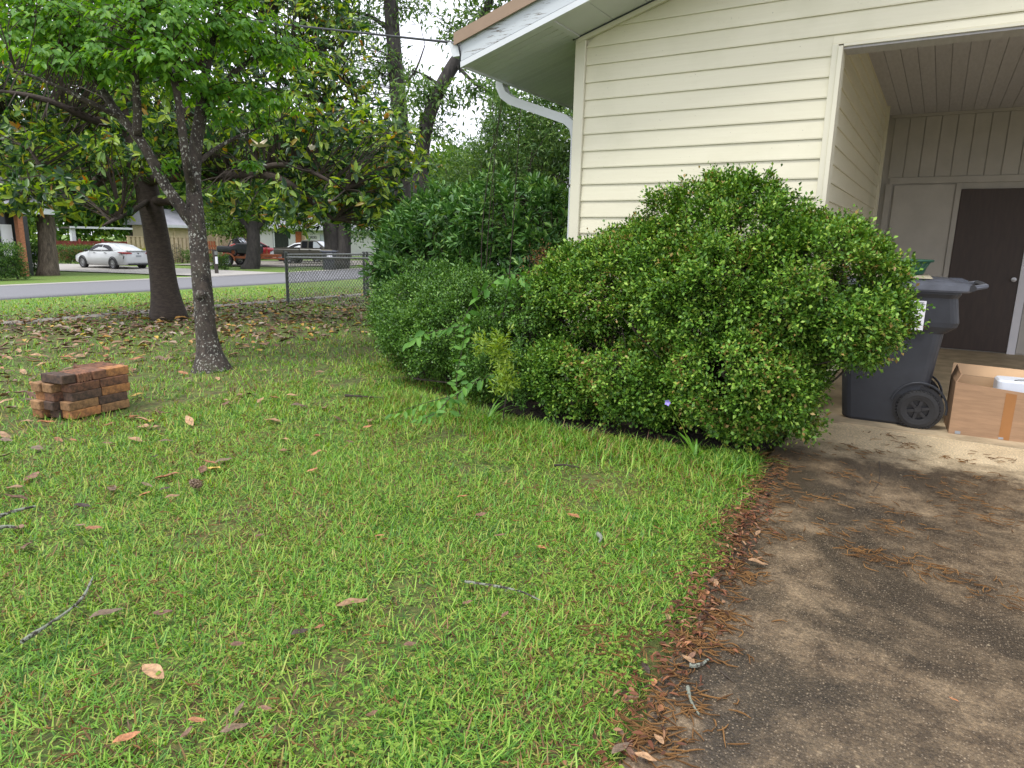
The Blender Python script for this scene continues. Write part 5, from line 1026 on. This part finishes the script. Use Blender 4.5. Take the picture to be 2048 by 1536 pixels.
cone = empty('pine_cone', on_ground(393, 978)); tag(cone, 'small pinkish cone on the lawn below the forked tree', 'cone')
mb = MB()
for k in range(40):
    t = k/40; a = k*2.4; rr = .022*math.sin(math.pi*(.12+.85*t)); mb.box((-.04+.08*t, rr*math.cos(a), .03+rr*math.sin(a)), (.016, .010, .006), Matrix.Rotation(a, 3, 'X'))
mb.tube([Vector((-.04, 0, .03)), Vector((.04, 0, .03))], [.012, .006], 8).build('scales', M['dead_grey'], cone)

# ------------------------------------------------------------------ chain link fence
def chain_run(root, A, B, h, posts):
    A, B = np.array(A, float), np.array(B, float); L = np.linalg.norm((B-A)[:2]); u = (B-A)/L; mb = MB(); st = .095
    n = int(L/st)
    for s in (1, -1):
        for i in range(-int(h/st), n+1):
            x0, x1, z0, z1 = i*st, i*st+h, 0., h
            if s < 0: z0, z1 = h, 0.
            if x0 < 0: z0 += s*(-x0); x0 = 0
            if x1 > L: z1 -= s*(x1-L); x1 = L
            if x1 <= x0: continue
            off = Vector((-u[1], u[0], 0))*.003*s
            mb.tube([Vector(A+u*x0-np.array(root.location))+Vector((0, 0, z0+.03))+off, Vector(A+u*x1-np.array(root.location))+Vector((0, 0, z1+.03))+off], .0042, 3, False)
    me = bpy.data.meshes.new('wire_mesh'); me.from_pydata(mb.v, [], mb.f); tag(mobj('wire_mesh', me, M['steel'], root), kind='stuff')
    MB().tube([Vector(A-np.array(root.location))+Vector((0, 0, h+.03)), Vector(B-np.array(root.location))+Vector((0, 0, h+.03))], .021, 8).build('top_rail', M['steel'], root)
    for t in posts:
        p = A+(B-A)*t-np.array(root.location); MB().lathe([(0, -.1), (.036, -.1), (.036, h+.06), (.042, h+.065), (.036, h+.09), (.0, h+.10)], 12, tuple(p)).build('post', M['darksteel'], root)
fp = on_x(576, 599, -12.45); fp[2] = float(tz(fp[0], fp[1]))
fz = empty('chain_link_fence', fp); tag(fz, 'low chain link fence with a corner post beside the leaf carpet', 'fence')
yE = on_x(724, 588, -12.6)[1]
chain_run(fz, fp, [-12.6, yE+4, float(tz(-12.6, yE))], 1.04, (0, (yE-fp[1])/(yE+4-fp[1]), (yE+.12-fp[1])/(yE+4-fp[1])))
chain_run(fz, fp, [-8.3, fp[1]-.55, -.02], .98, (1,))

# ------------------------------------------------------------------ vehicles across the road
def half_ring(x, pts): return [(x, y, z) for y, z in pts] + [(x, -y, z) for y, z in reversed(pts)]
def body_ring(x, zb, zt, w, wt): return half_ring(x, [(w*.80, zb), (w*.97, zb+.08), (w, zb+.5*(zt-zb)), (w*.975, zt-.07), (wt, zt), (wt*.4, zt+.02)])
def car_wheel(root, x, y, r, w, rim):
    h = link(bpy.data.objects.new('wheel', None), root); h.location = (x, y, r)
    MB().lathe([(r*.62, -w/2), (r*.93, -w/2), (r, -w*.35), (r, w*.35), (r*.93, w/2), (r*.62, w/2)], 24, (0, 0, 0), 'Y').build('tyre', M['tyre'], h)
    mb = MB().lathe([(.001, 0), (r*.62, 0)], 24, (0, 0, 0), 'Y'); mb2 = MB().lathe([(r*.56, -w*.42), (r*.66, -w*.48), (r*.66, w*.48), (r*.56, w*.42)], 24, (0, 0, 0), 'Y').lathe([(0, -w*.42), (r*.14, -w*.42), (r*.14, w*.42), (0, w*.42)], 12, (0, 0, 0), 'Y')
    for k in range(10): a = k*math.pi/5; mb2.box((r*.35*math.cos(a), 0, r*.35*math.sin(a)), (r*.5, w*.8, r*.07), Matrix.Rotation(-a, 3, 'Y'))
    mb.build('disc', M['tyre'], h); mb2.build('rim', rim, h)
def pane(root, pts, mat, name='window', t=.012):
    V = [Vector(p) for p in pts]; n = (V[1]-V[0]).cross(V[2]-V[0]).normalized()*t; k = len(V)
    return MB().add(V+[v+n for v in V], [tuple(range(k)), tuple(range(2*k-1, k-1, -1))]+[(i, (i+1) % k, (i+1) % k+k, i+k) for i in range(k)]).build(name, mat, root)
def sedan(loc, rz, label):
    r = empty('sedan_car', loc, rz); tag(r, label, 'car')
    st = [(-2.38, .45, .84, .62, .52), (-2.33, .36, .98, .78, .66), (-2.2, .28, 1.06, .86, .74), (-1.85, .24, 1.06, .905, .78), (-1.0, .2, 1.0, .915, .80), (0, .19, .975, .915, .80), (1.0, .19, .955, .915, .80), (1.4, .2, .93, .91, .78), (1.95, .22, .85, .88, .72), (2.3, .28, .74, .80, .62), (2.46, .34, .62, .68, .5), (2.5, .4, .56, .6, .45)]
    cb = [(-1.95, 1.02, 1.05, .72, .66), (-1.55, 1.0, 1.20, .77, .62), (-1.1, .97, 1.36, .79, .60), (-.55, .96, 1.44, .80, .60), (.1, .95, 1.45, .80, .60), (.5, .94, 1.40, .80, .60), (.9, .93, 1.20, .79, .62), (1.3, .92, .97, .77, .66)]
    body = MB().loft([body_ring(*s) for s in st]).loft([half_ring(x, [(wb, zb), (wb*.98, zb+.3*(zr-zb)), (wr+.02, zr-.05*(zr-zb)-.01), (wr*.8, zr), (.1, zr+.015)]) for x, zb, zr, wb, wr in cb], cap=False).build('body', M['carwhite'], r, smooth=True)
    for s in (1, -1):
        yy = lambda z: s*((.80-.016*((z-.955)/.49)/.3 if (z-.955)/.49 < .3 else .784-.164*((z-.955)/.49-.3)/.65)+.014)
        o_ = lambda L: [(x, yy(z), z) for x, z in (L if s > 0 else L[::-1])]
        pane(r, o_([(-1.28, 1.10), (-1.2, 1.035), (-.30, 1.02), (-.30, 1.375), (-.75, 1.345), (-1.02, 1.26)]), M['glass'])
        pane(r, o_([(-.24, 1.02), (.98, 1.0), (.80, 1.13), (.45, 1.31), (.2, 1.37), (-.24, 1.38)]), M['glass'])
        for hx_ in (-.75, .25): MB().box((hx_, s*.925, .92), (.16, .02, .03)).build('door_handle', M['blackp'], body)
        MB().box((.86, s*1.0, 1.03), (.14, .18, .13), Matrix.Rotation(.2*s, 3, 'Z')).build('mirror', M['blackp'], r, bevel=.03)
        MB().tube([Vector((-2.42, s*.42, .93)), Vector((-2.39, s*.66, .94)), Vector((-2.27, s*.85, .95)), Vector((-1.95, s*.925, .97))], [.03, .055, .055, .02], 8).build('tail_light', M['tail'], r)
        MB().box((2.28, s*.66, .66), (.22, .2, .10), Matrix.Rotation(-.5*s, 3, 'Z')).build('headlight', M['sky_painted_glass'], r, bevel=.02)
        MB().tube([Vector((-2.30, s*.80, .78)), Vector((-2.28, s*.86, .62))], .022, 5).build('bumper_slot', M['blackp'], body)
        for x in (-1.38, 1.45): 
            car_wheel(r, x, s*.83, .335, .22, M['alloy'])
            MB().tube([Vector((x+.375*math.cos(a), s*.90, .335+.375*math.sin(a))) for a in np.linspace(-.2, math.pi+.2, 16)], .03, 5).build('wheel_arch', M['blackp'], body)
    pane(r, [(-1.86, .56, 1.085), (-1.10, .50, 1.368), (-1.10, -.50, 1.368), (-1.86, -.56, 1.085)], M['sky_painted_glass'], 'rear_window', .02)
    pane(r, [(1.22, -.58, 1.01), (.52, -.52, 1.395), (.52, .52, 1.395), (1.22, .58, 1.01)], M['sky_painted_glass'], 'windshield', .02)
    MB().bb(-2.39, -2.355, -.16, .16, .72, .82).build('licence_plate', M['plate'], r); MB().lathe([(0, -.01), (.045, -.01), (.045, .01), (0, .01)], 14, (-2.365, 0, .91), 'X').build('badge', M['hood'], r)
    MB().bb(-2.42, -2.30, -.62, .62, .26, .36).build('lower_bumper', M['blackp'], r, bevel=.03); MB().hexa([(-2.40, -.60, 1.045), (-2.1, -.66, 1.06), (-2.1, .66, 1.06), (-2.40, .60, 1.045), (-2.40, -.60, 1.075), (-2.1, -.66, 1.075), (-2.1, .66, 1.075), (-2.40, .60, 1.075)]).build('boot_lip', M['carwhite'], r)
    return r
gr, gf = on_ground(233, 540.5), on_ground(168, 537); hd = math.atan2(gf[1]-gr[1], gf[0]-gr[0]); cpos = (gr+gf)/2 + np.array([math.sin(hd), -math.cos(hd), 0])*.83
gz_ = float(tz(cpos[0], cpos[1]))+.035
car1 = sedan((cpos[0], cpos[1], gz_), hd, 'white sedan with dark windows parked on the pale drive across the road')

tp_ = on_ground(577, 528.5); th = math.radians(26); tc_ = tp_ + np.array([math.cos(th), math.sin(th), 0])*1.55 + np.array([-math.sin(th), math.cos(th), 0])*.78
def pickup(loc, rz, label):
    r = empty('pickup_truck', loc, rz); tag(r, label, 'truck'); Z = .28
    lower = [(-2.62, .62, 1.02, .80, .74), (-2.58, .50, 1.06, .85, .78), (-1.2, .48, 1.06, .86, .79), (-.6, .46, 1.06, .86, .79), (.9, .46, 1.06, .86, .79), (1.2, .48, 1.04, .86, .74), (2.2, .5, .99, .84, .70), (2.48, .52, .92, .78, .62), (2.55, .56, .80, .74, .58)]
    body = MB().loft([body_ring(*s) for s in lower]).build('body', M['trucks'], r, smooth=False)
    MB().bb(-2.50, -.72, -.70, .70, 1.02, 1.083).build('bed_floor', M['blackp'], r)
    for s in (-1, 1): MB().bb(-2.58, -.66, s*.78-.05, s*.78+.05, 1.05, 1.12).build('bed_rail', M['trucks'], body)
    MB().hexa([(1.15, -.70, 1.03), (2.42, -.62, .97), (2.42, .62, .97), (1.15, .70, 1.03), (1.15, -.70, 1.09), (2.42, -.6, 1.01), (2.42, .6, 1.01), (1.15, .70, 1.09)]).build('bonnet', M['hood'], r, bevel=.02)
    cab = MB().loft([half_ring(x, [(wb, zb), (wr+.05, zb+.65*(zr-zb)), (wr, zr-.02), (wr*.8, zr), (.1, zr+.01)]) for x, zb, zr, wb, wr in [(-.62, 1.04, 1.60, .79, .64), (-.55, 1.04, 1.66, .80, .64), (.35, 1.04, 1.67, .80, .64), (.55, 1.04, 1.62, .80, .64), (1.22, 1.04, 1.10, .78, .68)]]).build('cab', M['trucks'], r)
    for s in (-1, 1):
        yy = lambda z: s*(.80-.16*(z-1.04)/.62+.02); o_ = lambda L: [(x, yy(z), z) for x, z in (L if s > 0 else L[::-1])]
        pane(r, o_([(-.52, 1.14), (-.12, 1.14), (-.12, 1.58), (-.50, 1.58)]), M['glass']); pane(r, o_([(.0, 1.14), (.32, 1.14), (.32, 1.58), (.0, 1.58)]), M['glass']); pane(r, o_([(.33, 1.14), (.98, 1.14), (.56, 1.56), (.33, 1.58)]), M['sky_painted_glass'])
        MB().box((.95, s*.92, 1.16), (.1, .18, .14)).build('mirror', M['blackp'], r, bevel=.02); MB().box((.10, s*.865, 1.0), (.14, .03, .035)).build('door_handle', M['blackp'], body); MB().bb(-.655, -.635, s*.845-.02, s*.845+.02, .5, 1.06).build('cab_gap', M['blackp'], body)
        for x in (-1.55, 1.6): 
            car_wheel(r, x, s*.76, .36, .24, M['alloy'])
            MB().lathe([(.36, -.012), (.43, -.012), (.43, .012), (.36, .012)], 24, (x, s*.852, .37), 'Y').build('wheel_arch', M['blackp'], body)
    pane(r, [(1.20, -.6, 1.13), (.60, -.56, 1.60), (.60, .56, 1.60), (1.20, .6, 1.13)], M['sky_painted_glass'], 'windshield', .02)
    MB().bb(-2.70, -2.60, -.8, .8, .50, .62).build('rear_bumper', M['blackp'], r); MB().bb(2.52, 2.64, -.8, .8, .52, .66).build('front_bumper', M['blackp'], r)
    MB().bb(-1.0, 1.0, -.6, .6, .34, .48).build('undertray', M['blackp'], r)
pickup((tc_[0], tc_[1], float(tz(tc_[0], tc_[1]))+.035), th, 'dull olive extended cab pickup truck with a dark bonnet')
# another white car behind the pickup, red car behind the trailer
c2 = copy_tree(car1); c2.location = Vector(tc_) + Vector((-math.sin(th), math.cos(th), 0))*3.6 + Vector((math.cos(th), math.sin(th), 0))*-2.2; c2.location.z = float(tz(c2.location.x, c2.location.y))+.035; c2.rotation_euler.z = th+math.pi; c2['label'] = 'white car half hidden behind the olive pickup truck'
red = copy_tree(car1); q = W(505, 515, 57); red.location = (q[0], q[1], float(tz(q[0], q[1]))+.035); red.rotation_euler.z = th+1.2; red['label'] = 'red car mostly hidden behind the black buggy on the trailer'
for ch in red.children:
    if ch.name.startswith(('body', 'boot_lip')): ch.material_slots[0].link = 'OBJECT'; ch.material_slots[0].material = M['carred']

# utility trailer and buggy
tw_ = on_ground(456, 532.5); to = tw_ + np.array([-math.sin(th), math.cos(th), 0])*.85; tzz = float(tz(to[0], to[1]))
tr = empty('utility_trailer', (to[0], to[1], tzz), th); tag(tr, 'rusty orange flat trailer carrying a black open buggy', 'trailer')
for s in (-1, 1):
    car_wheel(tr, 0, s*.85, .37, .24, M['alloy']); MB().tube([Vector((.50*math.cos(a), s*.85, .36+.46*math.sin(a))) for a in np.linspace(.0, math.pi, 14)], .055, 6).build('fender', M['rust'], tr)
    MB().bb(-1.3, 2.4, s*.66-.05, s*.66+.05, .52, .66).build('side_rail', M['rust'], tr); MB().bb(-1.25, -1.1, s*.66-.04, s*.66+.04, .2, .52).build('rear_foot', M['rust'], tr)
    MB().bb(1.95, 2.05, s*.66-.03, s*.66+.03, .66, 1.15).build('stake', M['rust'], tr); MB().tube([Vector((2.4, s*.62, .56)), Vector((3.6, s*.08, .52))], .055, 6).build('tongue_arm', M['rust'], tr)
MB().bb(-1.3, 2.4, -.61, .61, .60, .65).build('deck', M['woodpost'], tr); MB().bb(1.5, 3.2, -.3, .3, .655, .82).build('tool_tray', M['rust'], tr); MB().tube([Vector((3.5, 0, .25)), Vector((3.5, 0, 1.1))], .04, 8).build('jack', M['blackp'], tr); MB().tube([Vector((3.4, 0, .52)), Vector((4.2, 0, .50))], .05, 6).build('coupler', M['blackp'], tr)
bg_ = empty('open_buggy', (to[0]+math.cos(th)*.65, to[1]+math.sin(th)*.65, tzz+.66), th); tag(bg_, 'small black open topped buggy strapped on the orange trailer', 'vehicle')
bb_ = MB().loft([body_ring(*s) for s in [(-1.55, .22, .62, .5, .46), (-.75, .2, .62, .55, .5), (-.45, .16, .66, .58, .5), (-.1, .14, .84, .60, .5), (.5, .14, .86, .60, .5), (1.05, .16, .78, .56, .44), (1.2, .22, .66, .5, .4)]]).build('body', M['jeep'], bg_)
MB().tube([Vector((-.75, -.48, .62)), Vector((-.55, -.45, 1.0)), Vector((-.05, -.42, 1.16)), Vector((.35, -.45, .86))], .035, 6).build('roll_bar', M['jeep'], bg_); MB().tube([Vector((-.75, .48, .62)), Vector((-.55, .45, 1.0)), Vector((-.05, .42, 1.16)), Vector((.35, .45, .86))], .035, 6).build('roll_bar', M['jeep'], bg_)
pane(bg_, [(.10, -.42, .90), (-.12, -.38, 1.18), (-.12, .38, 1.18), (.10, .42, .90)], M['sky_painted_glass'], 'windshield'); MB().loft([rrect(-.5, 0, -.35, .35, .80, .08), rrect(-.4, -.05, -.28, .28, 1.15, .08)]).build('seat', M['blackp'], bg_)
for s in (-1, 1):
    for x in (-.35, .85): car_wheel(bg_, x, s*.56, .24, .16, M['rust'])

# ------------------------------------------------------------------ street bin, mailbox post
sp = on_ground(656, 540); make_bin((sp[0]+.2, sp[1]+.2, sp[2]+.01), math.radians(52), 'dark street bin with white notice standing at the far kerb', True)
mp = on_ground(434, 548); mx = empty('mailbox_post', mp); tag(mx, 'dark leaning mailbox post with a white sheet beside the road', 'post'); rt = Matrix.Rotation(.62, 3, 'Z')
MB().hexa([rt @ Vector(p) for p in ((-.07, -.07, -.1), (.07, -.07, -.1), (.07, .07, -.1), (-.07, .07, -.1), (-.14, -.08, 1.18), (.03, -.08, 1.18), (.03, .08, 1.18), (-.14, .08, 1.18))]).build('post', M['woodpost'], mx)
MB().box((-.25, -.17, 1.205), (.75, .14, .05), rt).build('arm', M['woodpost'], mx); MB().box((.065, -.02, .70), (.10, .10, .36), rt).build('white_sheet', M['paper'], mx); MB().box((.05, 0, 1.06), (.12, .15, .18), rt).build('bracket', M['steel'], mx)

# ------------------------------------------------------------------ fences, hedge and houses across the road
def yx(px, X, py=500): return float(on_x(px, py, X)[1])
XF = float(on_ground(330, 526)[0]); zf_ = float(tz(XF, 24))
tf = empty('tan_board_fence', (XF, yx(256, XF), zf_)); tag(tf, 'tan board fence with dark gaps behind the white sedan', 'fence'); y0 = yx(256, XF); y1 = yx(402, XF); y = y0
while y < y1:
    MB().bb(0, .03, y-y0, y-y0+.19, .05, 1.82).build('board', M['tanfence'], tf); MB().bb(-.09, -.06, y-y0+.16, y-y0+.33, .05, 1.82).build('board', M['tanfence'], tf); y += .31
MB().bb(-.06, .0, 0, y1-y0, 1.60, 1.70).bb(-.06, 0, 0, y1-y0, .3, .4).build('rail', M['tanfence'], tf); MB().bb(-.10, .06, 0, y1-y0, 1.83, 1.88).build('cap_rail', M['tanfence'], tf)
XR = XF-6; zr_ = float(tz(XR, 22)); y0 = yx(110, XR); y1 = yx(262, XR); rf = empty('red_board_fence', (XR, y0, zr_)); tag(rf, 'dark red board fence behind the clipped hedge', 'fence'); y = y0
while y < y1: MB().bb(0, .025, y-y0, y-y0+.145, .1, 1.42+.0).build('board', M['redfence'], rf); y += .155
MB().bb(-.05, -.002, 0, y1-y0, 1.1, 1.2).bb(-.05, -.002, 0, y1-y0, .35, .45).build('rail', M['redfence'], rf); MB().bb(-.04, .05, 0, y1-y0, 1.425, 1.47).build('cap_rail', M['redfence'], rf)
for t in (0, .3, .6, .95): MB().bb(.03, .13, (y1-y0)*t, (y1-y0)*t+.12, 0, 1.62).build('post', M['redfence'], rf)
def leafy_box(name, label, X, p0, p1, h, dep, mat, n, z=None):
    y0, y1 = yx(p0, X), yx(p1, X); zz = float(tz(X, y0)); r = empty(name, (X, (y0+y1)/2, zz)); tag(r, label, 'hedge' if 'hedge' in name else 'shrub'); L = (y1-y0)/2
    C = np.stack([RNG.uniform(-dep/2, dep/2, n), RNG.uniform(-L, L, n), RNG.uniform(0.05, h, n)], 1); f = RNG.random(n); C[f < .5, 0] = dep/2+RNG.normal(size=(f < .5).sum())*.04; C[f > .75, 2] = h+RNG.normal(size=(f > .75).sum())*.05
    foliage('foliage', C, unit(C*np.array([1, .2, .6])), 9, .09, .05, mat, r, .1)['kind'] = 'stuff'
    mb = MB()
    for k in range(max(3, int(L*3))): yv = -L*.95+k*2*L*.95/max(2, int(L*3)-1); mb.tube([Vector((0, yv, -.05)), Vector((.05, yv+.05, h*.5)), Vector((.0, yv-.05, h*.85))], [.04, .03, .01], 5)
    tag(mb.build('branches', M['twig'], r), kind='stuff')
leafy_box('clipped_hedge', 'clipped dark green hedge beside the pale drive', XR+4, 108, 262, 1.05, 1.0, M['hedge'], 1300)
leafy_box('yellow_shrub', 'bright yellow green shrub in front of the tan fence', XF+.9, 228, 292, .95, .9, M['yellowbush'], 260)
leafy_box('corner_shrub', 'small green shrub at the corner of the tan fence', XF+.6, 362, 384, .75, .7, M['hedge'], 120)
leafy_box('mailbox_shrub', 'dark shrub growing behind the mailbox post', float(on_ground(424, 540)[0]), 412, 447, .75, .8, M['hedge'], 260)
leafy_box('porch_shrub', 'green shrub in front of the brick porch column', -33, -60, 30, 1.3, 1.6, M['hedge'], 700)
leafy_box('drive_shrub', 'leafy shrub beside the thick roadside trunk', -41, 42, 84, 1.3, 1.4, M['hedge'], 500)
tre = empty('metal_trellis', (XF+.45, yx(345, XF+.45), zf_)); tag(tre, 'dark scrolled metal trellis in front of the tan fence', 'trellis')
for dy in (0, .3, .6): MB().tube([Vector((0, dy, 0)), Vector((0, dy, 1.35))], .014, 5).build('upright', M['blackp'], tre)
for k in range(4): MB().tube([Vector((0, .3+.28*math.cos(a)*(1-.05*k), .3+.32*k+.14*math.sin(a))) for a in np.linspace(0, 6.28, 14)], .012, 5).build('scroll', M['blackp'], tre)
def far_house(name, label, X, p0, p1, wallmat, zb, he, rise, dep, over=.5):
    y0, y1 = yx(p0, X), yx(p1, X); r = empty(name, (X, y0, zb)); tag(r, label, 'house'); L = y1-y0
    MB().bb(-dep, 0, 0, L, -.2, he).build('wall', wallmat, r)
    rf = MB().add([(over, -over, he-.02), (over, L+over, he-.02), (-dep/2, L+over, he+rise), (-dep/2, -over, he+rise), (-dep-over, -over, he-.02), (-dep-over, L+over, he-.02)], [(0, 1, 2, 3), (3, 2, 5, 4), (0, 3, 4), (1, 5, 2), (0, 4, 5, 1)]).build('roof', M['greyroof'], r)
    MB().bb(over+.002, over+.05, -over, L+over, he-.20, he+.01).build('fascia', M['white'], r)
    return r, L, lambda px: yx(px, X)-y0
r, L, Y_ = far_house('tan_house', 'tan house with grey roof and white fascia behind the tan fence', XF-5, 340, 482, M['tanwall'], zf_, 2.75, 1.3, 5)
MB().bb(.002, .06, Y_(350), Y_(352), 0, 2.7).build('corner_trim', M['tanfence'], r)
lat = MB().bb(.3, .36, Y_(428), Y_(432), 0, 2.6).bb(.3, .36, Y_(457), Y_(460), 0, 2.6).bb(.3, .36, Y_(400), Y_(460), 2.45, 2.6).build('lattice_frame', M['tanfence'], r)
yl0, yl1 = Y_(402), Y_(459); mb = MB()
for k in range(60):
    for s in (1, -1):
        a0 = yl0+(k-20)*.16; z0_, z1_ = 1.55, 2.45
        if a0 > yl1-.2: z0_ = .2
        b0 = a0+s*(z1_-z0_)
        if min(a0, b0) < yl0 or max(a0, b0) > yl1: continue
        mb.tube([Vector((.33+.01*s, a0, z0_)), Vector((.33+.01*s, b0, z1_))], .022, 4, False)
for k in range(40):
    for s in (1, -1):
        a0 = Y_(434)+(k-12)*.16; b0 = a0+s*1.4; lo, hi = Y_(434), Y_(458); z0_, z1_ = .1, 1.5
        if min(a0, b0) < lo-.9 or max(a0, b0) > hi+.9: continue
        t0 = 0; P0 = Vector((.33+.01*s, min(max(a0, lo), hi), .1)); P1 = Vector((.33+.01*s, min(max(b0, lo), hi), 1.5)); mb.tube([P0, P1], .022, 4, False)
tag(mb.build('lattice', M['tanfence'], r), kind='stuff')
MB().bb(.05, .12, Y_(404), Y_(430), 0, 1.9).build('gate', M['tanfence'], r); MB().bb(-.5, .01, Y_(462), Y_(481), 0, 2.6).build('opening_shade_block', M['porch'], r)  # last box is solid, coloured dark as the shade inside an opening
og = empty('orange_pallet_gate', (XF+.5, yx(408, XF+.5), zf_)); tag(og, 'leaning gate of orange boards beside the tan lattice', 'gate')
for k in range(5): MB().box((0, .12+.2*k, .85), (.04, .13, 1.5), Matrix.Rotation(.05, 3, 'X')).build('board', M['rust'], og)
MB().bb(-.05, -.02, 0, 1.1, .3, .4).bb(-.05, -.02, 0, 1.1, 1.2, 1.3).build('rail', M['rust'], og)
XW = -52.0; r, L, Y_ = far_house('white_house', 'white house with grey roof and a dark name on its wall', XW, 520, 760, M['whitewall'], -.55, 2.72, 1.7, 9)
wn_ = MB().bb(.002, .05, Y_(549), Y_(577), .5, 2.3).build('window', M['shade'], r); MB().bb(.03, .09, Y_(547), Y_(549), .4, 2.4).bb(.03, .09, Y_(577), Y_(579), .4, 2.4).build('window_frame', M['white'], wn_)
dr_ = MB().bb(.002, .06, Y_(592), Y_(603), 0, 2.35).build('door', M['rust'], r); MB().bb(.002, .5, Y_(603.5), Y_(606.5), 0, 2.5).build('porch_post', M['tanwall'], r)
w2 = MB().bb(.002, .05, Y_(641), Y_(651), .9, 2.1).build('window', M['sky_painted_glass'], r); 
for q in (643.3, 646, 648.7): MB().bb(.05, .07, Y_(q)-.02, Y_(q)+.02, .9, 2.1).build('glazing_bar', M['white'], w2)
cu = bpy.data.curves.new('wall_name', 'FONT'); cu.body = 'CORDES'; cu.size = .34; cu.extrude = .008; cu.align_x = 'CENTER'; to_ = bpy.data.objects.new('wall_name', cu); link(to_, r); cu.materials.append(M['ink']); bpy.context.view_layer.update()
tm = bpy.data.meshes.new_from_object(to_.evaluated_get(bpy.context.evaluated_depsgraph_get())); bpy.data.objects.remove(to_); tm.name = 'wall_name'
if not tm.materials: tm.materials.append(M['ink'])
to_ = link(bpy.data.objects.new('wall_name', tm), r); to_.rotation_euler = (math.pi/2, 0, math.pi/2); to_.location = (.03, Y_(624), 1.72)
MB().tube([Vector((.03, Y_(624)+.16*math.cos(a), 2.06+.08*math.sin(a))) for a in np.linspace(0, math.pi, 9)], .014, 4).build('name_ornament', M['ink'], r)
XL = -36.0; r, L, Y_ = far_house('porch_house', 'house with sloping grey porch roof and orange brick column', XL, -200, 62, M['shade'], -.7, 3.0, 2.0, 9, .8)  # wall coloured near black to paint the shade inside the porch
MB().bb(.25, .62, Y_(30), Y_(40), 0, 3.0).build('brick_column', M['orangebrick'], r); MB().bb(.01, .1, Y_(5), Y_(27), .9, 2.3).build('window', M['paper'], r)
pl = on_ground(150, 527); pp = empty('porch_post', (pl[0]-4, pl[1]-2, float(tz(pl[0]-4, pl[1]-2)))); q = on_x(151, 520, pl[0]-4); pp.location = (pl[0]-4, q[1], float(tz(pl[0]-4, q[1]))); tag(pp, 'white square carport post with flat roof edge beside the clipped hedge', 'post')
MB().bb(-.14, .14, -.14, .14, 0, 2.3).bb(-.2, .2, -.2, .2, 0, .12).build('post', M['white'], pp); MB().bb(-3, .3, -.3, 4.2, 2.3, 2.42).build('roof_edge', M['porch'], pp); MB().bb(.301, .34, -.3, 4.2, 2.32, 2.46).build('roof_trim', M['white'], pp)
tb = on_ground(20, 532); o = empty('teal_toy', tb); tag(o, 'small teal and pale blue plastic toy by the porch', 'toy'); MB().loft([rrect(-.25, .25, -.2, .2, .25, .08), rrect(-.3, .3, -.25, .25, .5, .08), rrect(-.12, .12, -.1, .1, .62, .05)]).build('tub', M['lilac'], o); MB().loft([rrect(-.1, .25, .0, .25, .5, .05), rrect(-.1, .25, .0, .3, .95, .05)]).build('seat', M['teal'], o); MB().tube([Vector((0, 0, 0)), Vector((0, 0, .3))], .03, 6).build('leg', M['steel'], o)
tb = on_ground(60, 528); q = W(60, 520, depth_of(tb)+1); q[2] = float(tz(q[0], q[1])); o = empty('lilac_pram', q); tag(o, 'lilac fabric pram standing behind the thick roadside trunk', 'pram'); MB().loft([rrect(-.35, .35, -.25, .25, .45, .1), rrect(-.42, .42, -.3, .3, .75, .1)]).build('carrycot', M['lilac'], o); MB().tube([Vector((-.4, 0, .75)), Vector((-.7, 0, 1.15))], .02, 6).build('handle', M['white'], o)
for x in (-.3, .3): MB().lathe([(.1, -.02), (.16, -.02), (.16, .02), (.1, .02)], 16, (x, -.28, .16), 'Y').build('wheel', M['tyre'], o); MB().lathe([(.1, -.02), (.16, -.02), (.16, .02), (.1, .02)], 16, (x, .28, .16), 'Y').build('wheel', M['tyre'], o); MB().tube([Vector((x, -.28, .16)), Vector((0, 0, .5)), Vector((x, .28, .16))], .012, 5).build('leg', M['steel'], o)
# ------------------------------------------------------------------ far-off wood that closes the view
wd = empty('distant_wood', (-110, 70, -.8)); n = 5200; a_ = RNG.uniform(-.9, 1.35, n); R_ = RNG.uniform(98, 122, n); fx, fy = -math.sin(YAW), math.cos(YAW)
dx = np.cos(a_)*fx+np.sin(a_)*fy; dy = np.cos(a_)*fy-np.sin(a_)*fx; X = dx*R_; Y = dy*R_; top = np.array([7.5+3.5*mnoise.noise(Vector((q*9, 0, 0)))+1.5*mnoise.noise(Vector((q*31, 5, 0))) for q in a_]); Z = RNG.uniform(0, 1, n)**.8*top
tag(wd, 'far green wood closing the view behind the houses', 'wood', kind='stuff')
foliage('foliage', np.stack([X+110, Y-70, Z], 1), rand_unit(n), 8, 1.1, .6, M['far'], wd, 1.3)['kind'] = 'stuff'
